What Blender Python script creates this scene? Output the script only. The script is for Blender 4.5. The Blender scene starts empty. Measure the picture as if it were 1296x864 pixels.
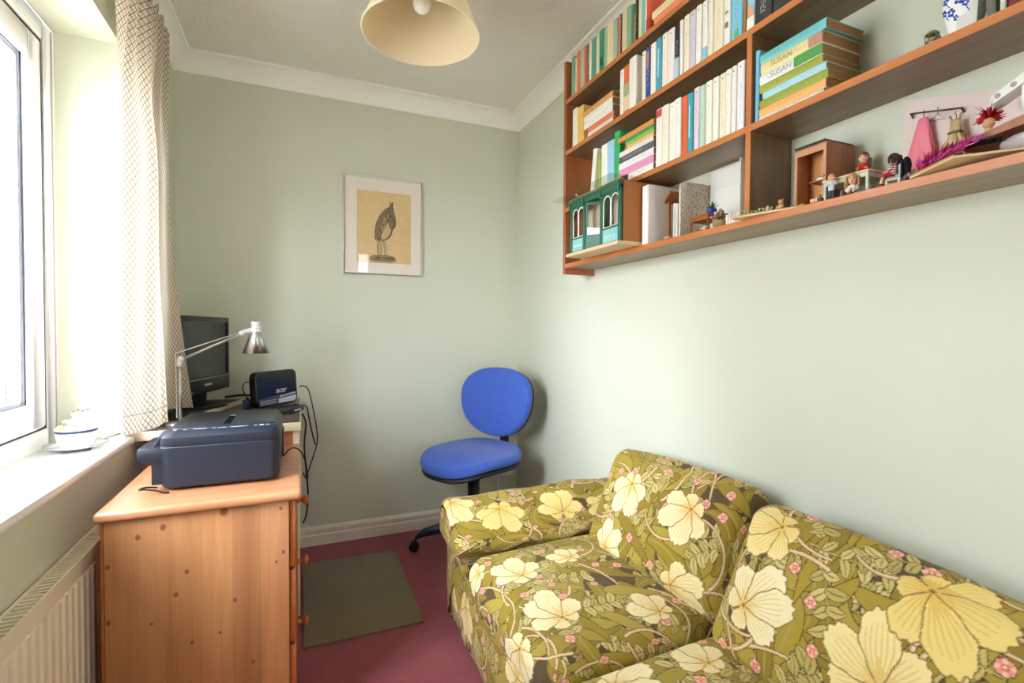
import bpy, bmesh, math, random
import numpy as np
from mathutils import Vector, Matrix
random.seed(7)
C = bpy.context.scene.collection
scene = bpy.context.scene

def lin(h):
    if isinstance(h, str):
        h = h.lstrip('#'); h = [int(h[i:i+2], 16)/255 for i in (0, 2, 4)]
    return tuple(c/12.92 if c <= .04045 else ((c+.055)/1.055)**2.4 for c in h)

# ------------------------------------------------------------ camera
CAM_H, YAW, PITCH, ROLL, FPX = 1.1225, .4046, -.0228, .0058, 624.12
cd = bpy.data.cameras.new('camera'); cam = bpy.data.objects.new('camera', cd); C.objects.link(cam)
fw = Vector((math.sin(YAW)*math.cos(PITCH), math.cos(YAW)*math.cos(PITCH), math.sin(PITCH)))
r0 = Vector((math.cos(YAW), -math.sin(YAW), 0)); u0 = r0.cross(fw)
rr = r0*math.cos(ROLL)+u0*math.sin(ROLL); uu = u0*math.cos(ROLL)-r0*math.sin(ROLL)
m = Matrix((rr, uu, -fw)).transposed().to_4x4(); m.translation = Vector((0, 0, CAM_H))
cam.matrix_world = m
cd.sensor_width = 36; cd.lens = FPX/1296*36; cd.clip_start = .02; cd.clip_end = 200
scene.camera = cam

# ------------------------------------------------------------ sky, window light, exposure
SKY = 6.0
world = bpy.data.worlds.new('overcast_sky'); scene.world = world; world.use_nodes = True
nt = world.node_tree; bg = nt.nodes['Background']
tc = nt.nodes.new('ShaderNodeTexCoord'); sp = nt.nodes.new('ShaderNodeSeparateXYZ')
nt.links.new(tc.outputs['Generated'], sp.inputs[0])
cr = nt.nodes.new('ShaderNodeValToRGB'); nt.links.new(sp.outputs['Z'], cr.inputs[0])
cr.color_ramp.elements[0].position = 0.0; cr.color_ramp.elements[0].color = (.88, .93, 1.0, 1)
cr.color_ramp.elements[1].position = .7; cr.color_ramp.elements[1].color = (.74, .87, 1.0, 1)
nt.links.new(cr.outputs[0], bg.inputs['Color']); bg.inputs['Strength'].default_value = SKY
# sun glowing through thin high cloud: broad and soft, coming in from behind-left of the camera
sl = bpy.data.lights.new('hazy_sun', 'SUN'); sl.energy = 9.5; sl.angle = math.radians(62); sl.color = (.82, .91, 1.0)
slo = bpy.data.objects.new('hazy_sun', sl); C.objects.link(slo); slo.location = (-6, -3, 5)
slo.rotation_euler = Vector((.76, .58, -.42)).to_track_quat('-Z', 'Y').to_euler()
# light portal lying in the window opening (guides sky sampling only)
pl = bpy.data.lights.new('window_portal', 'AREA'); pl.shape = 'RECTANGLE'; pl.size = 1.30; pl.size_y = 1.32
pl.cycles.is_portal = True
po = bpy.data.objects.new('window_portal', pl); C.objects.link(po)
po.location = (-.80, 1.355, 1.40); po.rotation_euler = Vector((1, 0, 0)).to_track_quat('-Z', 'Z').to_euler()
pd = bpy.data.lights.new('fill_opening_portal', 'AREA'); pd.shape = 'RECTANGLE'; pd.size = .12; pd.size_y = 2.04; pd.cycles.is_portal = True  # sky portal for the added fill opening in the near wall
pdo = bpy.data.objects.new('fill_opening_portal', pd); C.objects.link(pdo); pdo.location = (.70, -.80, 1.02)
pdo.rotation_euler = Vector((0, 1, 0)).to_track_quat('-Z', 'Z').to_euler()
scene.view_settings.view_transform = 'Standard'; scene.view_settings.look = 'None'
scene.view_settings.exposure = 1.58; scene.view_settings.gamma = 1; scene.view_settings.use_curve_mapping = False
scene.cycles.max_bounces = 14; scene.cycles.diffuse_bounces = 8; scene.cycles.transparent_max_bounces = 16

# ------------------------------------------------------------ helpers: objects
def tag(o, label=None, cat=None, group=None, kind=None):
    if label: o['label'] = label
    if cat: o['category'] = cat
    if group: o['group'] = group
    if kind: o['kind'] = kind
    return o
def thing(name, label, cat, loc=(0, 0, 0), rotz=0, group=None):
    o = bpy.data.objects.new(name, None); C.objects.link(o)
    o.empty_display_size = .05; o.location = loc; o.rotation_euler = (0, 0, rotz)
    return tag(o, label, cat, group)

class MB:
    """collects geometry of one mesh object"""
    def __init__(s): s.v = []; s.f = []; s.sm = []
    def add(s, vs, fs, smooth=False):
        b = len(s.v); s.v += [tuple(p) for p in vs]
        s.f += [tuple(b+i for i in f) for f in fs]; s.sm += [smooth]*len(fs); return s
    def box(s, x0, x1, y0, y1, z0, z1, M=None):
        vs = [Vector((x, y, z)) for z in (z0, z1) for y in (y0, y1) for x in (x0, x1)]
        if M is not None: vs = [M @ p for p in vs]
        return s.add(vs, [(0, 2, 3, 1), (4, 5, 7, 6), (0, 1, 5, 4), (2, 6, 7, 3), (0, 4, 6, 2), (1, 3, 7, 5)])
    def prism(s, poly, axis, a, b, M=None):
        """poly of 2d points extruded along axis 0/1/2 from a to b"""
        n = len(poly); vs = []
        for t in (a, b):
            for p, q in poly:
                vs.append(Vector({0: (t, p, q), 1: (p, t, q), 2: (p, q, t)}[axis]))
        if M is not None: vs = [M @ p for p in vs]
        fs = [tuple(range(n)), tuple(range(2*n-1, n-1, -1))]
        fs += [(i, i+n, (i+1) % n+n, (i+1) % n) for i in range(n)]
        return s.add(vs, fs)
    def lathe(s, prof, n=20, M=None, cx=0, cy=0, caps=True):
        vs = []; fs = []; k = len(prof)
        for i in range(n):
            a = 2*math.pi*i/n
            for r, z in prof:
                p = Vector((cx+r*math.cos(a), cy+r*math.sin(a), z)); vs.append(M @ p if M is not None else p)
        for i in range(n):
            for j in range(k-1):
                fs.append((i*k+j, ((i+1) % n)*k+j, ((i+1) % n)*k+j+1, i*k+j+1))
        if caps:
            if prof[0][0] > 1e-6: fs.append(tuple(i*k for i in range(n))[::-1])
            if prof[-1][0] > 1e-6: fs.append(tuple(i*k+k-1 for i in range(n)))
        return s.add(vs, fs, True)
    def tube(s, pts, r, n=8, caps=True, closed=False):
        pts = [Vector(p) for p in pts]; k = len(pts)
        rs = [r]*k if not isinstance(r, (list, tuple)) else list(r)
        vs = []; fs = []; up = None
        for i, p in enumerate(pts):
            t = (pts[min(i+1, k-1)]-pts[max(i-1, 0)])
            t = t.normalized() if t.length > 1e-9 else Vector((0, 0, 1))
            if up is None:
                a = Vector((0, 0, 1)) if abs(t.z) < .9 else Vector((1, 0, 0))
                up = (a-t*a.dot(t)).normalized()
            else:
                up = up-t*up.dot(t)
                up = up.normalized() if up.length > 1e-6 else Vector((1, 0, 0))
            w = t.cross(up)
            for j in range(n):
                a = 2*math.pi*j/n
                vs.append(p+(up*math.cos(a)+w*math.sin(a))*rs[i])
        for i in range(k-1):
            for j in range(n):
                fs.append((i*n+j, i*n+(j+1) % n, (i+1)*n+(j+1) % n, (i+1)*n+j))
        if caps: fs += [tuple(range(n))[::-1], tuple((k-1)*n+j for j in range(n))]
        return s.add(vs, fs, True)
    def ball(s, c, r, n=12, m_=8, M=None):
        r = (r, r, r) if not isinstance(r, (tuple, list)) else r
        vs = []; fs = []
        for i in range(m_+1):
            th = math.pi*i/m_
            for j in range(n):
                a = 2*math.pi*j/n
                p = Vector((r[0]*math.sin(th)*math.cos(a), r[1]*math.sin(th)*math.sin(a), r[2]*math.cos(th)))
                if M is not None: p = M @ p
                vs.append(Vector(c)+p)
        for i in range(m_):
            for j in range(n):
                fs.append((i*n+j, (i+1)*n+j, (i+1)*n+(j+1) % n, i*n+(j+1) % n))
        return s.add(vs, fs, True)
    def build(s, name, mat, parent=None, bevel=0, seg=2, smooth=None, local=False, kind=None):
        off = Vector((0, 0, 0))
        me = bpy.data.meshes.new(name)
        vs = s.v
        if parent is not None and not local:
            # geometry is given in world coordinates: shift to the parent's own frame
            mats = []; q = parent
            while q is not None:
                mats.append(Matrix.LocRotScale(q.location, q.rotation_euler, q.scale)); q = q.parent
            W = Matrix.Identity(4)
            for mm in mats[::-1]: W = W @ mm
            Wi = W.inverted(); vs = [tuple(Wi @ Vector(p)) for p in vs]
        me.from_pydata(vs, [], s.f)
        sm = s.sm if smooth is None else [smooth]*len(s.f)
        bm = bmesh.new(); bm.from_mesh(me)
        bm.faces.ensure_lookup_table()
        for f, k in zip(bm.faces, sm): f.smooth = k
        bmesh.ops.remove_doubles(bm, verts=bm.verts, dist=1e-6)
        bmesh.ops.recalc_face_normals(bm, faces=bm.faces)
        if bevel:
            es = [e for e in bm.edges if len(e.link_faces) == 2 and e.calc_face_angle(0) > .6]
            bmesh.ops.bevel(bm, geom=es, offset=bevel, segments=seg, affect='EDGES', profile=.5, clamp_overlap=True)
            if seg > 1:
                for f in bm.faces: f.smooth = True
        bm.to_mesh(me); bm.free()
        if bevel and seg > 1:
            try: me.set_sharp_from_angle(angle=.7)
            except Exception: pass
        o = bpy.data.objects.new(name, me); C.objects.link(o)
        if mat is not None: me.materials.append(mat)
        if parent is not None: o.parent = parent
        if kind: o['kind'] = kind
        return o

def Rz(a): return Matrix.Rotation(a, 4, 'Z')
def Rx(a): return Matrix.Rotation(a, 4, 'X')
def Ry(a): return Matrix.Rotation(a, 4, 'Y')
def T(x, y, z): return Matrix.Translation((x, y, z))
def catmull(P, n):
    P = np.array(P, float); k = len(P); out = []
    for t in np.linspace(0, k-1-1e-9, n):
        i = int(t); f = t-i
        p0, p1, p2, p3 = P[max(i-1, 0)], P[i], P[min(i+1, k-1)], P[min(i+2, k-1)]
        out.append(.5*(2*p1+(p2-p0)*f+(2*p0-5*p1+4*p2-p3)*f*f+(3*p1-p0-3*p2+p3)*f**3))
    return np.array(out)
def box_obj(name, mat, parent, x0, x1, y0, y1, z0, z1, bevel=0, seg=2, M=None):
    return MB().box(x0, x1, y0, y1, z0, z1, M).build(name, mat, parent, bevel, seg)

# ------------------------------------------------------------ helpers: materials
def mat(name, col, rough=.6, metal=0, bump=None, bscale=200, var=0, vscale=8, spec=.5, sheen=0, coat=0, emit=None):
    ma = bpy.data.materials.new(name); ma.use_nodes = True; t = ma.node_tree; b = t.nodes['Principled BSDF']
    c = (*lin(col), 1)
    b.inputs['Base Color'].default_value = c; b.inputs['Roughness'].default_value = rough
    b.inputs['Metallic'].default_value = metal; b.inputs['Specular IOR Level'].default_value = spec
    if sheen: b.inputs['Sheen Weight'].default_value = sheen
    if coat: b.inputs['Coat Weight'].default_value = coat
    if var or bump:
        co = t.nodes.new('ShaderNodeTexCoord')
    if var:
        n = t.nodes.new('ShaderNodeTexNoise'); n.inputs['Scale'].default_value = vscale; n.inputs['Detail'].default_value = 4
        t.links.new(co.outputs['Object'], n.inputs['Vector'])
        hs = t.nodes.new('ShaderNodeHueSaturation'); hs.inputs['Color'].default_value = c
        mr = t.nodes.new('ShaderNodeMapRange'); mr.inputs['From Min'].default_value = .3; mr.inputs['From Max'].default_value = .7
        mr.inputs['To Min'].default_value = 1-var; mr.inputs['To Max'].default_value = 1+var
        t.links.new(n.outputs['Fac'], mr.inputs[0]); t.links.new(mr.outputs[0], hs.inputs['Value'])
        t.links.new(hs.outputs[0], b.inputs['Base Color'])
    if bump:
        n = t.nodes.new('ShaderNodeTexNoise'); n.inputs['Scale'].default_value = bscale; n.inputs['Detail'].default_value = 3
        t.links.new(co.outputs['Object'], n.inputs['Vector'])
        bp = t.nodes.new('ShaderNodeBump'); bp.inputs['Strength'].default_value = bump; bp.inputs['Distance'].default_value = .01
        t.links.new(n.outputs['Fac'], bp.inputs['Height']); t.links.new(bp.outputs[0], b.inputs['Normal'])
    return ma

def wood(name, c1, c2, axis='Z', scale=1, rough=.45, knots=None, planks=0, coat=.15, dist=1.0):
    """grain running along an axis of the object's own frame"""
    ma = bpy.data.materials.new(name); ma.use_nodes = True; t = ma.node_tree; b = t.nodes['Principled BSDF']
    L = t.links.new; N = t.nodes.new
    co = N('ShaderNodeTexCoord'); mp = N('ShaderNodeMapping'); L(co.outputs['Object'], mp.inputs['Vector'])
    s = {'X': (2.2, 26, 26), 'Y': (26, 2.2, 26), 'Z': (26, 26, 2.2)}[axis]
    mp.inputs['Scale'].default_value = [k*scale for k in s]
    n1 = N('ShaderNodeTexNoise'); n1.inputs['Scale'].default_value = 1.0; n1.inputs['Detail'].default_value = 5; n1.inputs['Distortion'].default_value = dist
    L(mp.outputs[0], n1.inputs['Vector'])
    mp2 = N('ShaderNodeMapping'); L(co.outputs['Object'], mp2.inputs['Vector'])
    s2 = {'X': (6, 260, 260), 'Y': (260, 6, 260), 'Z': (260, 260, 6)}[axis]; mp2.inputs['Scale'].default_value = s2
    n2 = N('ShaderNodeTexNoise'); n2.inputs['Scale'].default_value = 1; n2.inputs['Detail'].default_value = 2; L(mp2.outputs[0], n2.inputs['Vector'])
    mx = N('ShaderNodeMath'); mx.operation = 'MULTIPLY_ADD'; L(n2.outputs['Fac'], mx.inputs[0]); mx.inputs[1].default_value = .35
    L(n1.outputs['Fac'], mx.inputs[2])
    rp = N('ShaderNodeValToRGB'); L(mx.outputs[0], rp.inputs[0])
    rp.color_ramp.elements[0].position = .48; rp.color_ramp.elements[0].color = (*lin(c1), 1)
    rp.color_ramp.elements[1].position = .88; rp.color_ramp.elements[1].color = (*lin(c2), 1)
    out = rp.outputs[0]
    if planks:
        # glued-up boards: each strip across the width has its own tone
        sx = N('ShaderNodeSeparateXYZ'); L(co.outputs['Object'], sx.inputs[0])
        dv = N('ShaderNodeMath'); dv.operation = 'DIVIDE'; L(sx.outputs['X'], dv.inputs[0]); dv.inputs[1].default_value = planks
        fl = N('ShaderNodeMath'); fl.operation = 'FLOOR'; L(dv.outputs[0], fl.inputs[0])
        wn = N('ShaderNodeTexWhiteNoise'); wn.noise_dimensions = '1D'; L(fl.outputs[0], wn.inputs['W'])
        mr = N('ShaderNodeMapRange'); mr.inputs['To Min'].default_value = .83; mr.inputs['To Max'].default_value = 1.14; L(wn.outputs['Value'], mr.inputs[0])
        hs = N('ShaderNodeHueSaturation'); L(out, hs.inputs['Color']); L(mr.outputs[0], hs.inputs['Value']); out = hs.outputs[0]
    if knots:
        for kx, kz, kr in knots:
            vm = N('ShaderNodeVectorMath'); vm.operation = 'SUBTRACT'; L(co.outputs['Object'], vm.inputs[0]); vm.inputs[1].default_value = (kx, 0, kz)
            ml = N('ShaderNodeVectorMath'); ml.operation = 'MULTIPLY'; L(vm.outputs[0], ml.inputs[0]); ml.inputs[1].default_value = (1, 0, .8)
            ln = N('ShaderNodeVectorMath'); ln.operation = 'LENGTH'; L(ml.outputs[0], ln.inputs[0])
            mr = N('ShaderNodeMapRange'); mr.interpolation_type = 'SMOOTHSTEP'
            mr.inputs['From Min'].default_value = kr*.5; mr.inputs['From Max'].default_value = kr*1.15
            mr.inputs['To Min'].default_value = .85; mr.inputs['To Max'].default_value = 0
            L(ln.outputs['Value'], mr.inputs[0])
            mi = N('ShaderNodeMix'); mi.data_type = 'RGBA'; L(mr.outputs[0], mi.inputs['Factor']); L(out, mi.inputs['A'])
            mi.inputs['B'].default_value = (*lin('#6a3a1c'), 1); out = mi.outputs['Result']
    L(out, b.inputs['Base Color'])
    b.inputs['Roughness'].default_value = rough; b.inputs['Coat Weight'].default_value = coat; b.inputs['Coat Roughness'].default_value = .25
    bp = N('ShaderNodeBump'); bp.inputs['Strength'].default_value = .08; bp.inputs['Distance'].default_value = .002
    L(n2.outputs['Fac'], bp.inputs['Height']); L(bp.outputs[0], b.inputs['Normal'])
    return ma

def glass(name, tint=(1, 1, 1), refl=.08, rough=.0):
    ma = bpy.data.materials.new(name); ma.use_nodes = True; t = ma.node_tree
    for n in list(t.nodes):
        if n.type != 'OUTPUT_MATERIAL': t.nodes.remove(n)
    o = [n for n in t.nodes if n.type == 'OUTPUT_MATERIAL'][0]
    a = t.nodes.new('ShaderNodeBsdfTransparent'); a.inputs[0].default_value = (*tint, 1)
    g = t.nodes.new('ShaderNodeBsdfGlossy'); g.inputs['Roughness'].default_value = rough
    fr = t.nodes.new('ShaderNodeFresnel'); fr.inputs[0].default_value = 1.45
    ge = t.nodes.new('ShaderNodeNewGeometry'); sb = t.nodes.new('ShaderNodeMath'); sb.operation = 'SUBTRACT'; sb.inputs[0].default_value = 1; t.links.new(ge.outputs['Backfacing'], sb.inputs[1])
    mu = t.nodes.new('ShaderNodeMath'); mu.operation = 'MULTIPLY'; t.links.new(fr.outputs[0], mu.inputs[0]); t.links.new(sb.outputs[0], mu.inputs[1])
    mx = t.nodes.new('ShaderNodeMixShader'); t.links.new(mu.outputs[0], mx.inputs[0])
    t.links.new(a.outputs[0], mx.inputs[1]); t.links.new(g.outputs[0], mx.inputs[2]); t.links.new(mx.outputs[0], o.inputs[0])
    return ma

def attr_mat(name, rough=.8, bump=.0, sheen=.15):
    """printed cloth or paper: colour comes from the mesh's own colour attribute"""
    ma = bpy.data.materials.new(name); ma.use_nodes = True; t = ma.node_tree; b = t.nodes['Principled BSDF']
    a = t.nodes.new('ShaderNodeAttribute'); a.attribute_name = 'print'
    t.links.new(a.outputs['Color'], b.inputs['Base Color'])
    b.inputs['Roughness'].default_value = rough; b.inputs['Sheen Weight'].default_value = sheen
    b.inputs['Specular IOR Level'].default_value = .25
    if bump:
        co = t.nodes.new('ShaderNodeTexCoord'); n = t.nodes.new('ShaderNodeTexNoise')
        n.inputs['Scale'].default_value = 9; n.inputs['Detail'].default_value = 3; n.inputs['Distortion'].default_value = .6
        t.links.new(co.outputs['Object'], n.inputs['Vector'])
        bp = t.nodes.new('ShaderNodeBump'); bp.inputs['Strength'].default_value = bump; bp.inputs['Distance'].default_value = .03
        t.links.new(n.outputs['Fac'], bp.inputs['Height']); t.links.new(bp.outputs[0], b.inputs['Normal'])
    return ma

# ------------------------------------------------------------ room dimensions (metres; camera stands at x=0, y=0)
D, R, L_, CE = 2.7438, 1.2146, -.5367, 2.4
YN = -.75                      # near wall behind the camera
WY0, WY1, WZ0, WZ1 = .70, 2.0, .735, 2.045   # window opening
WX = -.712                     # room face of the window frame
XO = -.79                      # outer face of the outside wall

M_wall = mat('sage_green_emulsion', '#d6d8c6', .75, bump=.03, bscale=160, var=.012, vscale=3)
M_ceil = mat('white_textured_ceiling', '#f0ebe1', .9, bump=.7, bscale=70)
M_cove = mat('white_coving_paint', '#fbf8f1', .6)
M_skirt = mat('cream_gloss_paint', '#eee6d6', .35)
M_upvc = mat('white_window_plastic', '#f2f2f4', .25)
M_sill = mat('white_gloss_sill', '#f6f6f6', .18, coat=.3)
M_seal = mat('black_rubber_seal', '#1b1c22', .6)
M_spacer = mat('grey_glazing_spacer', '#8f94a8', .35, metal=.4)
M_glass = glass('window_glass')
M_near = mat('pale_near_wall_paint', '#e6e6da', .8)

def carpet(name, c1, c2, sc=260, mott=.10):
    ma = bpy.data.materials.new(name); ma.use_nodes = True; t = ma.node_tree; b = t.nodes['Principled BSDF']; L = t.links.new
    co = t.nodes.new('ShaderNodeTexCoord'); n = t.nodes.new('ShaderNodeTexNoise'); n.inputs['Scale'].default_value = sc; n.inputs['Detail'].default_value = 4
    L(co.outputs['Object'], n.inputs['Vector'])
    n2 = t.nodes.new('ShaderNodeTexNoise'); n2.inputs['Scale'].default_value = 5; L(co.outputs['Object'], n2.inputs['Vector'])
    ad = t.nodes.new('ShaderNodeMath'); ad.operation = 'MULTIPLY_ADD'; L(n2.outputs['Fac'], ad.inputs[0]); ad.inputs[1].default_value = mott*3; L(n.outputs['Fac'], ad.inputs[2])
    rp = t.nodes.new('ShaderNodeValToRGB'); L(ad.outputs[0], rp.inputs[0])
    rp.color_ramp.elements[0].position = .42; rp.color_ramp.elements[0].color = (*lin(c1), 1)
    rp.color_ramp.elements[1].position = .85; rp.color_ramp.elements[1].color = (*lin(c2), 1)
    L(rp.outputs[0], b.inputs['Base Color']); b.inputs['Roughness'].default_value = .95; b.inputs['Sheen Weight'].default_value = .3
    b.inputs['Specular IOR Level'].default_value = .1
    bp = t.nodes.new('ShaderNodeBump'); bp.inputs['Strength'].default_value = .6; bp.inputs['Distance'].default_value = .004
    L(n.outputs['Fac'], bp.inputs['Height']); L(bp.outputs[0], b.inputs['Normal'])
    return ma
M_carpet = carpet('dusky_red_carpet', '#84343c', '#a4525a')
M_mat = carpet('olive_brown_mat_pile', '#6a5a40', '#93836a', 320, .05)

def struct(name, o): o.name = name; o['kind'] = 'structure'; return o
struct('floor', MB().box(XO, R+.1, YN-.1, D+.1, -.06, 0).build('floor', M_carpet))
struct('ceiling', MB().box(XO, R+.1, YN-.1, D+.1, CE, CE+.06).build('ceiling', M_ceil))
struct('wall_back', MB().box(XO, R+.1, D, D+.1, 0, CE).build('wall_back', M_wall))
struct('wall_right', MB().box(R, R+.1, YN, D, 0, CE).build('wall_right', M_wall))
DX0, DX1, DZ = .64, .76, 2.04      # narrow opening added behind the camera to let in fill light
struct('wall_near', MB().box(XO, DX0, YN-.1, YN, 0, CE).box(DX1, R+.1, YN-.1, YN, 0, CE).box(DX0, DX1, YN-.1, YN, DZ, CE).build('wall_near', M_near))
M_opening_trim = mat('white_opening_trim_gloss', '#f0efea', .3)
struct('trim_5', MB().box(DX0-.07, DX0, YN, YN+.018, 0, DZ+.07).box(DX1, DX1+.07, YN, YN+.018, 0, DZ+.07).box(DX0, DX1, YN, YN+.018, DZ, DZ+.07).build('trim_5', M_opening_trim, None, .003))
w = MB()
w.box(XO, L_, YN, D, 0, WZ0).box(XO, L_, YN, D, WZ1, CE).box(XO, L_, YN, WY0, WZ0, WZ1).box(XO, L_, WY1, D, WZ0, WZ1)
struct('wall_left', w.build('wall_left', M_wall))

def cove_profile(cw=.0762, cdp=.0844, n=9):
    """section in (out-from-wall, z): lower lip, concave curve, upper lip"""
    p = [(0, CE-cdp), (.006, CE-cdp), (.006, CE-cdp+.005)]
    for i in range(n+1):
        a = math.pi/2*i/n
        p.append((.006+(cw-.016)*(1-math.cos(a)), CE-.010-(cdp-.015)*(1-math.sin(a))))
    p += [(cw-.010, CE-.010), (cw-.004, CE-.011), (cw, CE-.008), (cw, CE), (0, CE)]
    return p
pr = cove_profile()
n_ = len(pr)
def cove(name, A, B, inward, m0, m1):
    """mitred run of coving from A to B (2d), m0/m1 = mitre factors"""
    A = Vector((*A, 0)); B = Vector((*B, 0)); d = (B-A).normalized(); i_ = Vector((*inward, 0)); vs = []
    for P, s in ((A, m0), (B, -m1)):
        for o, z in pr: vs.append(P+i_*o+d*o*s+Vector((0, 0, z)))
    fs = [(k, k+1, k+1+n_, k+n_) for k in range(n_-1)]+[tuple(range(n_)), tuple(range(2*n_-1, n_-1, -1))]
    return struct(name, MB().add(vs, fs, False).build(name, M_cove))
cove('trim_1', (L_, D), (R, D), (0, -1), 1, 1)
cove('trim_2', (R, D), (R, YN), (-1, 0), 1, 1)
cove('trim_3', (L_, YN), (L_, D), (1, 0), 1, 1)
cove('trim_4', (R, YN), (L_, YN), (0, 1), 1, 1)

def skirting(name, A, B, inward):
    A = Vector((*A, 0)); B = Vector((*B, 0)); i_ = Vector((*inward, 0))
    sec = [(0, 0), (.018, 0), (.018, .052), (.013, .058), (.013, .064), (.016, .068), (.016, .082), (.009, .092), (.005, .0962), (0, .0962)]
    vs = [P+i_*o+Vector((0, 0, z)) for P in (A, B) for o, z in sec]; k = len(sec)
    fs = [(j, (j+1) % k, (j+1) % k+k, j+k) for j in range(k)]+[tuple(range(k)), tuple(range(2*k-1, k-1, -1))]
    return struct(name, MB().add(vs, fs).build(name, M_skirt))
skirting('baseboard_back', (L_, D), (R, D), (0, -1))
skirting('baseboard_right', (R, D), (R, YN), (-1, 0))
skirting('baseboard_left', (L_, YN), (L_, D), (1, 0))

# window: outer frame, two sashes, panes, sill
win = thing('window_1', None, None, (WX, (WY0+WY1)/2, WZ0)); win['kind'] = 'structure'
def ring(y0, y1, z0, z1, x0, x1, wd):
    m_ = MB()
    m_.box(x0, x1, y0, y0+wd, z0, z1).box(x0, x1, y1-wd, y1, z0, z1)
    return m_.box(x0, x1, y0+wd, y1-wd, z0, z0+wd).box(x0, x1, y0+wd, y1-wd, z1-wd, z1)
fx0 = WX-.07
ring(WY0, WY1, WZ0+.022, WZ1, fx0, WX, .058).build('window_frame', M_upvc, win, .006)
ym = 1.35
MB().box(fx0, WX, ym-.035, ym+.035, WZ0+.08, WZ1-.058).build('mullion', M_upvc, win, .005)
for (a, b) in ((WY0+.058, ym-.035), (ym+.035, WY1-.058)):
    z0, z1 = WZ0+.08, WZ1-.058
    ring(a, b, z0, z1, fx0+.012, WX-.0045, .006).build('sash_seal', M_seal, win)
    sa = ring(a+.006, b-.006, z0+.006, z1-.006, fx0+.008, WX-.002, .076).build('sash', M_upvc, win, .008, 3)
    ring(a+.080, b-.080, z0+.080, z1-.080, fx0+.0475, fx0+.0505, .003).build('glazing_seal', M_seal, sa)
    ring(a+.083, b-.083, z0+.083, z1-.083, fx0+.0285, fx0+.0435, .010).build('glazing_spacer', M_spacer, sa)
    MB().box(fx0+.0435, fx0+.0475, a+.080, b-.080, z0+.080, z1-.080).build('pane', M_glass, sa)
    MB().box(fx0+.0245, fx0+.0285, a+.080, b-.080, z0+.080, z1-.080).build('pane', M_glass, sa)
h = MB().box(WX-.002, WX+.012, 1.455, 1.48, 1.30, 1.36).box(WX+.012, WX+.028, 1.46, 1.475, 1.24, 1.345).build('handle', M_upvc, win, .004)
M_bead = mat('white_filler_bead', '#e8e6e4', .6)
MB().tube([(WX+.003, WY1-.002, WZ0+.024), (WX+.003, WY1-.002, WZ1-.003), (WX+.003, WY0, WZ1-.003)], .0035, 6).build('sealant_bead', M_bead, win)
sill = MB()
sill.prism([(WX-.01, WZ0-.004), (L_+.012, WZ0-.004), (L_+.02, WZ0+.001), (L_+.022, WZ0+.011), (L_+.019, WZ0+.021), (L_+.010, WZ0+.0245), (WX-.01, WZ0+.0245)], 1, WY0-.04, WY1+.02)
so = sill.build('window_sill', M_sill, win, .002)
# outside window board of brick and drip sill
M_brick = mat('outside_render', '#b9a793', .9, bump=.3, bscale=40)
MB().box(XO-.06, fx0, WY0, WY1, WZ0-.03, WZ0+.015).build('outer_sill', M_upvc, win)

# ------------------------------------------------------------ outside world
M_bounce_ground = mat('pale_bounce_ground', '#e3dccb', .95, var=.1, vscale=3)  # ground made pale on purpose, to bounce daylight up to the ceiling
struct('ground', MB().box(-40, XO-.001, -20, 40, -2.7, -2.6).build('ground', M_bounce_ground))
M_hw = mat('pale_render', '#d9cfc4', .9); M_roof = mat('purple_slate_roof', '#8d7f93', .8); M_leaf = mat('pale_spring_leaf', '#bcc49a', .8, var=.2, vscale=2)
M_bark = mat('grey_bark', '#8a7a68', .9); M_dark = mat('dark_window_glass', '#55606c', .1)
hs_ = thing('neighbour_house', 'pale rendered house with purple slate roof seen through the window glass', 'house', (-8.2, 15.0, -2.6))
MB().box(-11.5, -5.2, 13, 18, -2.6, 2.6).build('wall', M_hw, hs_)
MB().prism([(-11.9, 2.6), (-4.8, 2.6), (-8.35, 5.4)], 1, 12.7, 18.3).build('roof', M_roof, hs_)
for wx in (-6.3, -8.3, -10.3):
    for wz in (-1.7, .9):
        f = MB().box(wx-.55, wx+.55, 12.93, 13.0, wz, wz+1.2).build('window', M_upvc, hs_)
        MB().box(wx-.47, wx+.47, 12.91, 12.94, wz+.08, wz+1.12).build('pane', M_dark, f)
MB().box(-6.6, -6.0, 15, 15.6, 4.2, 6.0).build('chimney', M_brick, hs_)
def tree(loc, hgt, rad, label, seed):
    rg = random.Random(seed); x, y, z = loc
    t = thing('garden_tree', label, 'tree', loc)
    tr = MB().tube([(x, y, z), (x+.05, y, z+hgt*.4), (x-.1, y+.1, z+hgt*.9)], [.12, .09, .03], 8)
    for k in range(26):
        a = rg.uniform(0, 6.28); z0 = z+hgt*rg.uniform(.2, .85); l = rad*rg.uniform(.5, 1)
        tr.tube([(x, y, z0), (x+math.cos(a)*l*.5, y+math.sin(a)*l*.5, z0+l*.15), (x+math.cos(a)*l, y+math.sin(a)*l, z0+l*.4)], [.03, .02, .006], 5)
    tr.build('trunk', M_bark, t)
    lf = MB()
    for k in range(2600):
        a = rg.uniform(0, 6.28); b = math.acos(rg.uniform(-1, 1)); q = rad*rg.uniform(.3, 1)**.5
        c = Vector((x+q*math.sin(b)*math.cos(a), y+q*math.sin(b)*math.sin(a), z+hgt*.62+q*math.cos(b)*1.25))
        M = T(*c) @ Rz(rg.uniform(0, 6.28)) @ Rx(rg.uniform(-1, 1)); s = rg.uniform(.04, .08)
        lf.add([M @ Vector(p) for p in ((-s, 0, 0), (0, -s*.5, 0), (s, 0, .01), (0, s*.5, .01))], [(0, 1, 2, 3)])
    lf.build('foliage', M_leaf, t, kind='stuff')
tree((-2.9, 5.6, -2.6), 4.6, 1.25, 'small pale leafed garden tree right outside the window pane', 3)

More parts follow.
